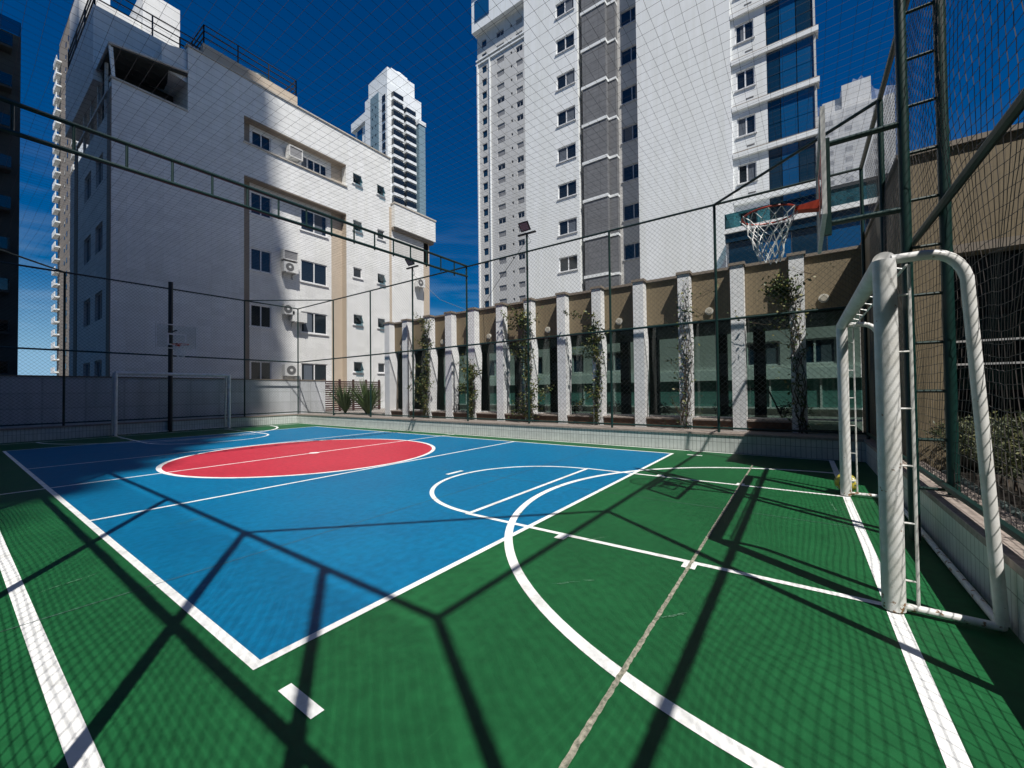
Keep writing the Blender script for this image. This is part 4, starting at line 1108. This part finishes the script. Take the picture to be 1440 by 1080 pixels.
# small far blocks behind the gallery
for i, (x, y, w_, h, lb) in enumerate(((150, 128, 9, 33, 'tiny white far block just left of the pale tower foot'), (165, 124, 10, 42, 'tiny grey stepped block behind the tiny white one'))):
    t = empty('far_block', (x, y, 0), lb, 'building', 'tiny far blocks above the gallery roof')
    b = MB(); b.box(x, x+12, y-w_, y+w_, B0, h); b.box(x+1, x+8, y-w_*.5, y+w_*.5, h, h+4); part('wall', b, M['plaster'] if i == 0 else M['plaster2'], t)
    fr = Frame((x, 0, 0), (0, 1, 0), (-1, 0, 0))
    for k in range(6):
        for u in range(4):
            b = MB(); fr.box(b, y-w_+1.5+u*4, y-w_+3.8+u*4, h-3.2-k*3, h-1.6-k*3, .01, .05); part('window', b, M['pane'], t)

# tower behind the photographer whose shade falls on the far left of the court
t = empty('shading_tower', (-33, -18, 0), 'tall balcony tower standing behind the photographer, shading the left of the court', 'building')
b = MB(); b.box(-46, -21.6, -27.2, -20, B0, 109.5); b.box(-46, -21.6, -19.99, -6, B0, 97); part('wall', b, M['plaster2'], t)
for k in range(36):
    z = -2 + k*3.0
    b = MB(); b.box(-30, -21.2, -27.75, -27.21, z, z+1.1); b.box(-21.59, -21.2, -27.2, -22, z, z+1.1); part('balcony', b, M['plaster2'], t)

t = empty('shading_tower', (-48, -16, 0), 'very tall unseen tower added far behind the photographer to shade the dark block at the left edge', 'building')  # unseen tower added so the left edge block falls in shade
b = MB(); b.box(-62, -35, -25, -5, B0, 168); part('wall', b, M['plaster2'], t)
for k in range(0, 55, 2):
    b = MB(); b.box(-50, -34.6, -25.5, -25.01, k*3.0, k*3.0+1.1); part('balcony', b, M['plaster2'], t)

t = empty('side_block', (-26, 7, 0), 'broad unseen block added left of the court to shut off the western sky', 'building')  # unseen block, added to take sky light out of the court's shadows
b = MB(); b.box(-40, -14, -5, 19, B0, 36); part('wall', b, M['plaster2'], t)
for k in range(12):
    b = MB(); b.box(-13.99, -13.95, -4, 18, k*3.0+.9, k*3.0+2.2); part('window_band', b, M['pane'], t)
t = empty('rear_sky_blocker', (5, -20, 0), 'unseen four storey block added behind the photographer to cut sky light', 'building')  # added out of view, low enough to spare the sun, deepens shadows
b = MB(); b.box(-20, 30, -30, -12.5, B0, 15.5); part('wall', b, M['beige_dk'], t)
for k in range(4):
    b = MB(); b.box(-19, 29, -12.49, -12.45, k*3.4+1, k*3.4+2.5); part('window_band', b, M['pane'], t)

# ------------------------------------------------------------------ camera
cam = bpy.data.cameras.new('camera'); co = bpy.data.objects.new('camera', cam); col.objects.link(co)
y_, p_, r_ = 0.9524353, 0.0181446, -0.0117604
f_ = Vector((math.sin(y_)*math.cos(p_), math.cos(y_)*math.cos(p_), math.sin(p_)))
rt = Vector((math.cos(y_), -math.sin(y_), 0)); up = rt.cross(f_)
Rr = rt*math.cos(r_) + up*math.sin(r_); U = -rt*math.sin(r_) + up*math.cos(r_)
mw = Matrix((( Rr.x, U.x, -f_.x, -.838), (Rr.y, U.y, -f_.y, -2.051), (Rr.z, U.z, -f_.z, 1.246), (0, 0, 0, 1)))
co.matrix_world = mw
cam.sensor_width = 36; cam.lens = 571.17/1440*36; cam.clip_start = .02; cam.clip_end = 5000
scene.camera = co

# ------------------------------------------------------------------ light
sd = Vector((-.335, -.517, 1.0)).normalized()
sun = bpy.data.lights.new('sun', 'SUN'); so = bpy.data.objects.new('sun', sun); col.objects.link(so)
sun.energy = 5.0; sun.angle = R(.53); sun.color = (1, .965, .91)
so.rotation_euler = sd.to_track_quat('Z', 'Y').to_euler(); so.location = (-5, -8, 20)
wd = bpy.data.worlds.new('World'); scene.world = wd; wd.use_nodes = True
N = wd.node_tree.nodes; L = wd.node_tree.links
bg = N['Background']; sky = N.new('ShaderNodeTexSky'); sky.sky_type = 'NISHITA'; sky.sun_disc = False
sky.sun_elevation = math.asin(sd.z); sky.sun_rotation = math.atan2(sd.x, sd.y)
sky.air_density = 1.1; sky.dust_density = .05; sky.ozone_density = 3.0; sky.altitude = 0
hs_ = N.new('ShaderNodeHueSaturation'); hs_.inputs['Saturation'].default_value = 1.7; hs_.inputs['Hue'].default_value = .512; hs_.inputs['Value'].default_value = 1.0
L.new(sky.outputs[0], hs_.inputs['Color'])
# thin clouds low in the sky
tc = N.new('ShaderNodeTexCoord'); mp = N.new('ShaderNodeMapping'); mp.inputs['Scale'].default_value = (2.2, 2.2, 16)
nz = N.new('ShaderNodeTexNoise'); nz.inputs['Scale'].default_value = 1.6; nz.inputs['Detail'].default_value = 9; nz.inputs['Roughness'].default_value = .55
L.new(tc.outputs['Generated'], mp.inputs['Vector']); L.new(mp.outputs[0], nz.inputs['Vector'])
rp = N.new('ShaderNodeValToRGB'); rp.color_ramp.elements[0].position = .47; rp.color_ramp.elements[1].position = .75
L.new(nz.outputs['Fac'], rp.inputs['Fac'])
sp = N.new('ShaderNodeSeparateXYZ'); L.new(tc.outputs['Generated'], sp.inputs[0])
mr = N.new('ShaderNodeMapRange'); mr.inputs['From Min'].default_value = .42; mr.inputs['From Max'].default_value = .12; mr.inputs['To Min'].default_value = 0; mr.inputs['To Max'].default_value = .42
L.new(sp.outputs['Z'], mr.inputs['Value'])
mu = N.new('ShaderNodeMath'); mu.operation = 'MULTIPLY'; L.new(rp.outputs[0], mu.inputs[0]); L.new(mr.outputs[0], mu.inputs[1])
mix = N.new('ShaderNodeMix'); mix.data_type = 'RGBA'; L.new(mu.outputs[0], mix.inputs['Factor']); L.new(hs_.outputs[0], mix.inputs['A'])
mix.inputs['B'].default_value = (6.5, 8.6, 10.8, 1)
mh = N.new('ShaderNodeMapRange'); mh.interpolation_type = 'SMOOTHSTEP'; mh.inputs['From Min'].default_value = .22; mh.inputs['From Max'].default_value = -.02; mh.inputs['To Min'].default_value = 0; mh.inputs['To Max'].default_value = .85
L.new(sp.outputs['Z'], mh.inputs['Value'])
mix2 = N.new('ShaderNodeMix'); mix2.data_type = 'RGBA'; L.new(mh.outputs[0], mix2.inputs['Factor']); L.new(mix.outputs['Result'], mix2.inputs['A'])
mix2.inputs['B'].default_value = (3.6, 8.0, 13.5, 1)
L.new(mix2.outputs['Result'], bg.inputs['Color']); bg.inputs['Strength'].default_value = .05

vs_ = scene.view_settings; vs_.view_transform = 'Standard'; vs_.look = 'None'; vs_.exposure = .3; vs_.gamma = 1
scene.render.resolution_x = 1024; scene.render.resolution_y = 768
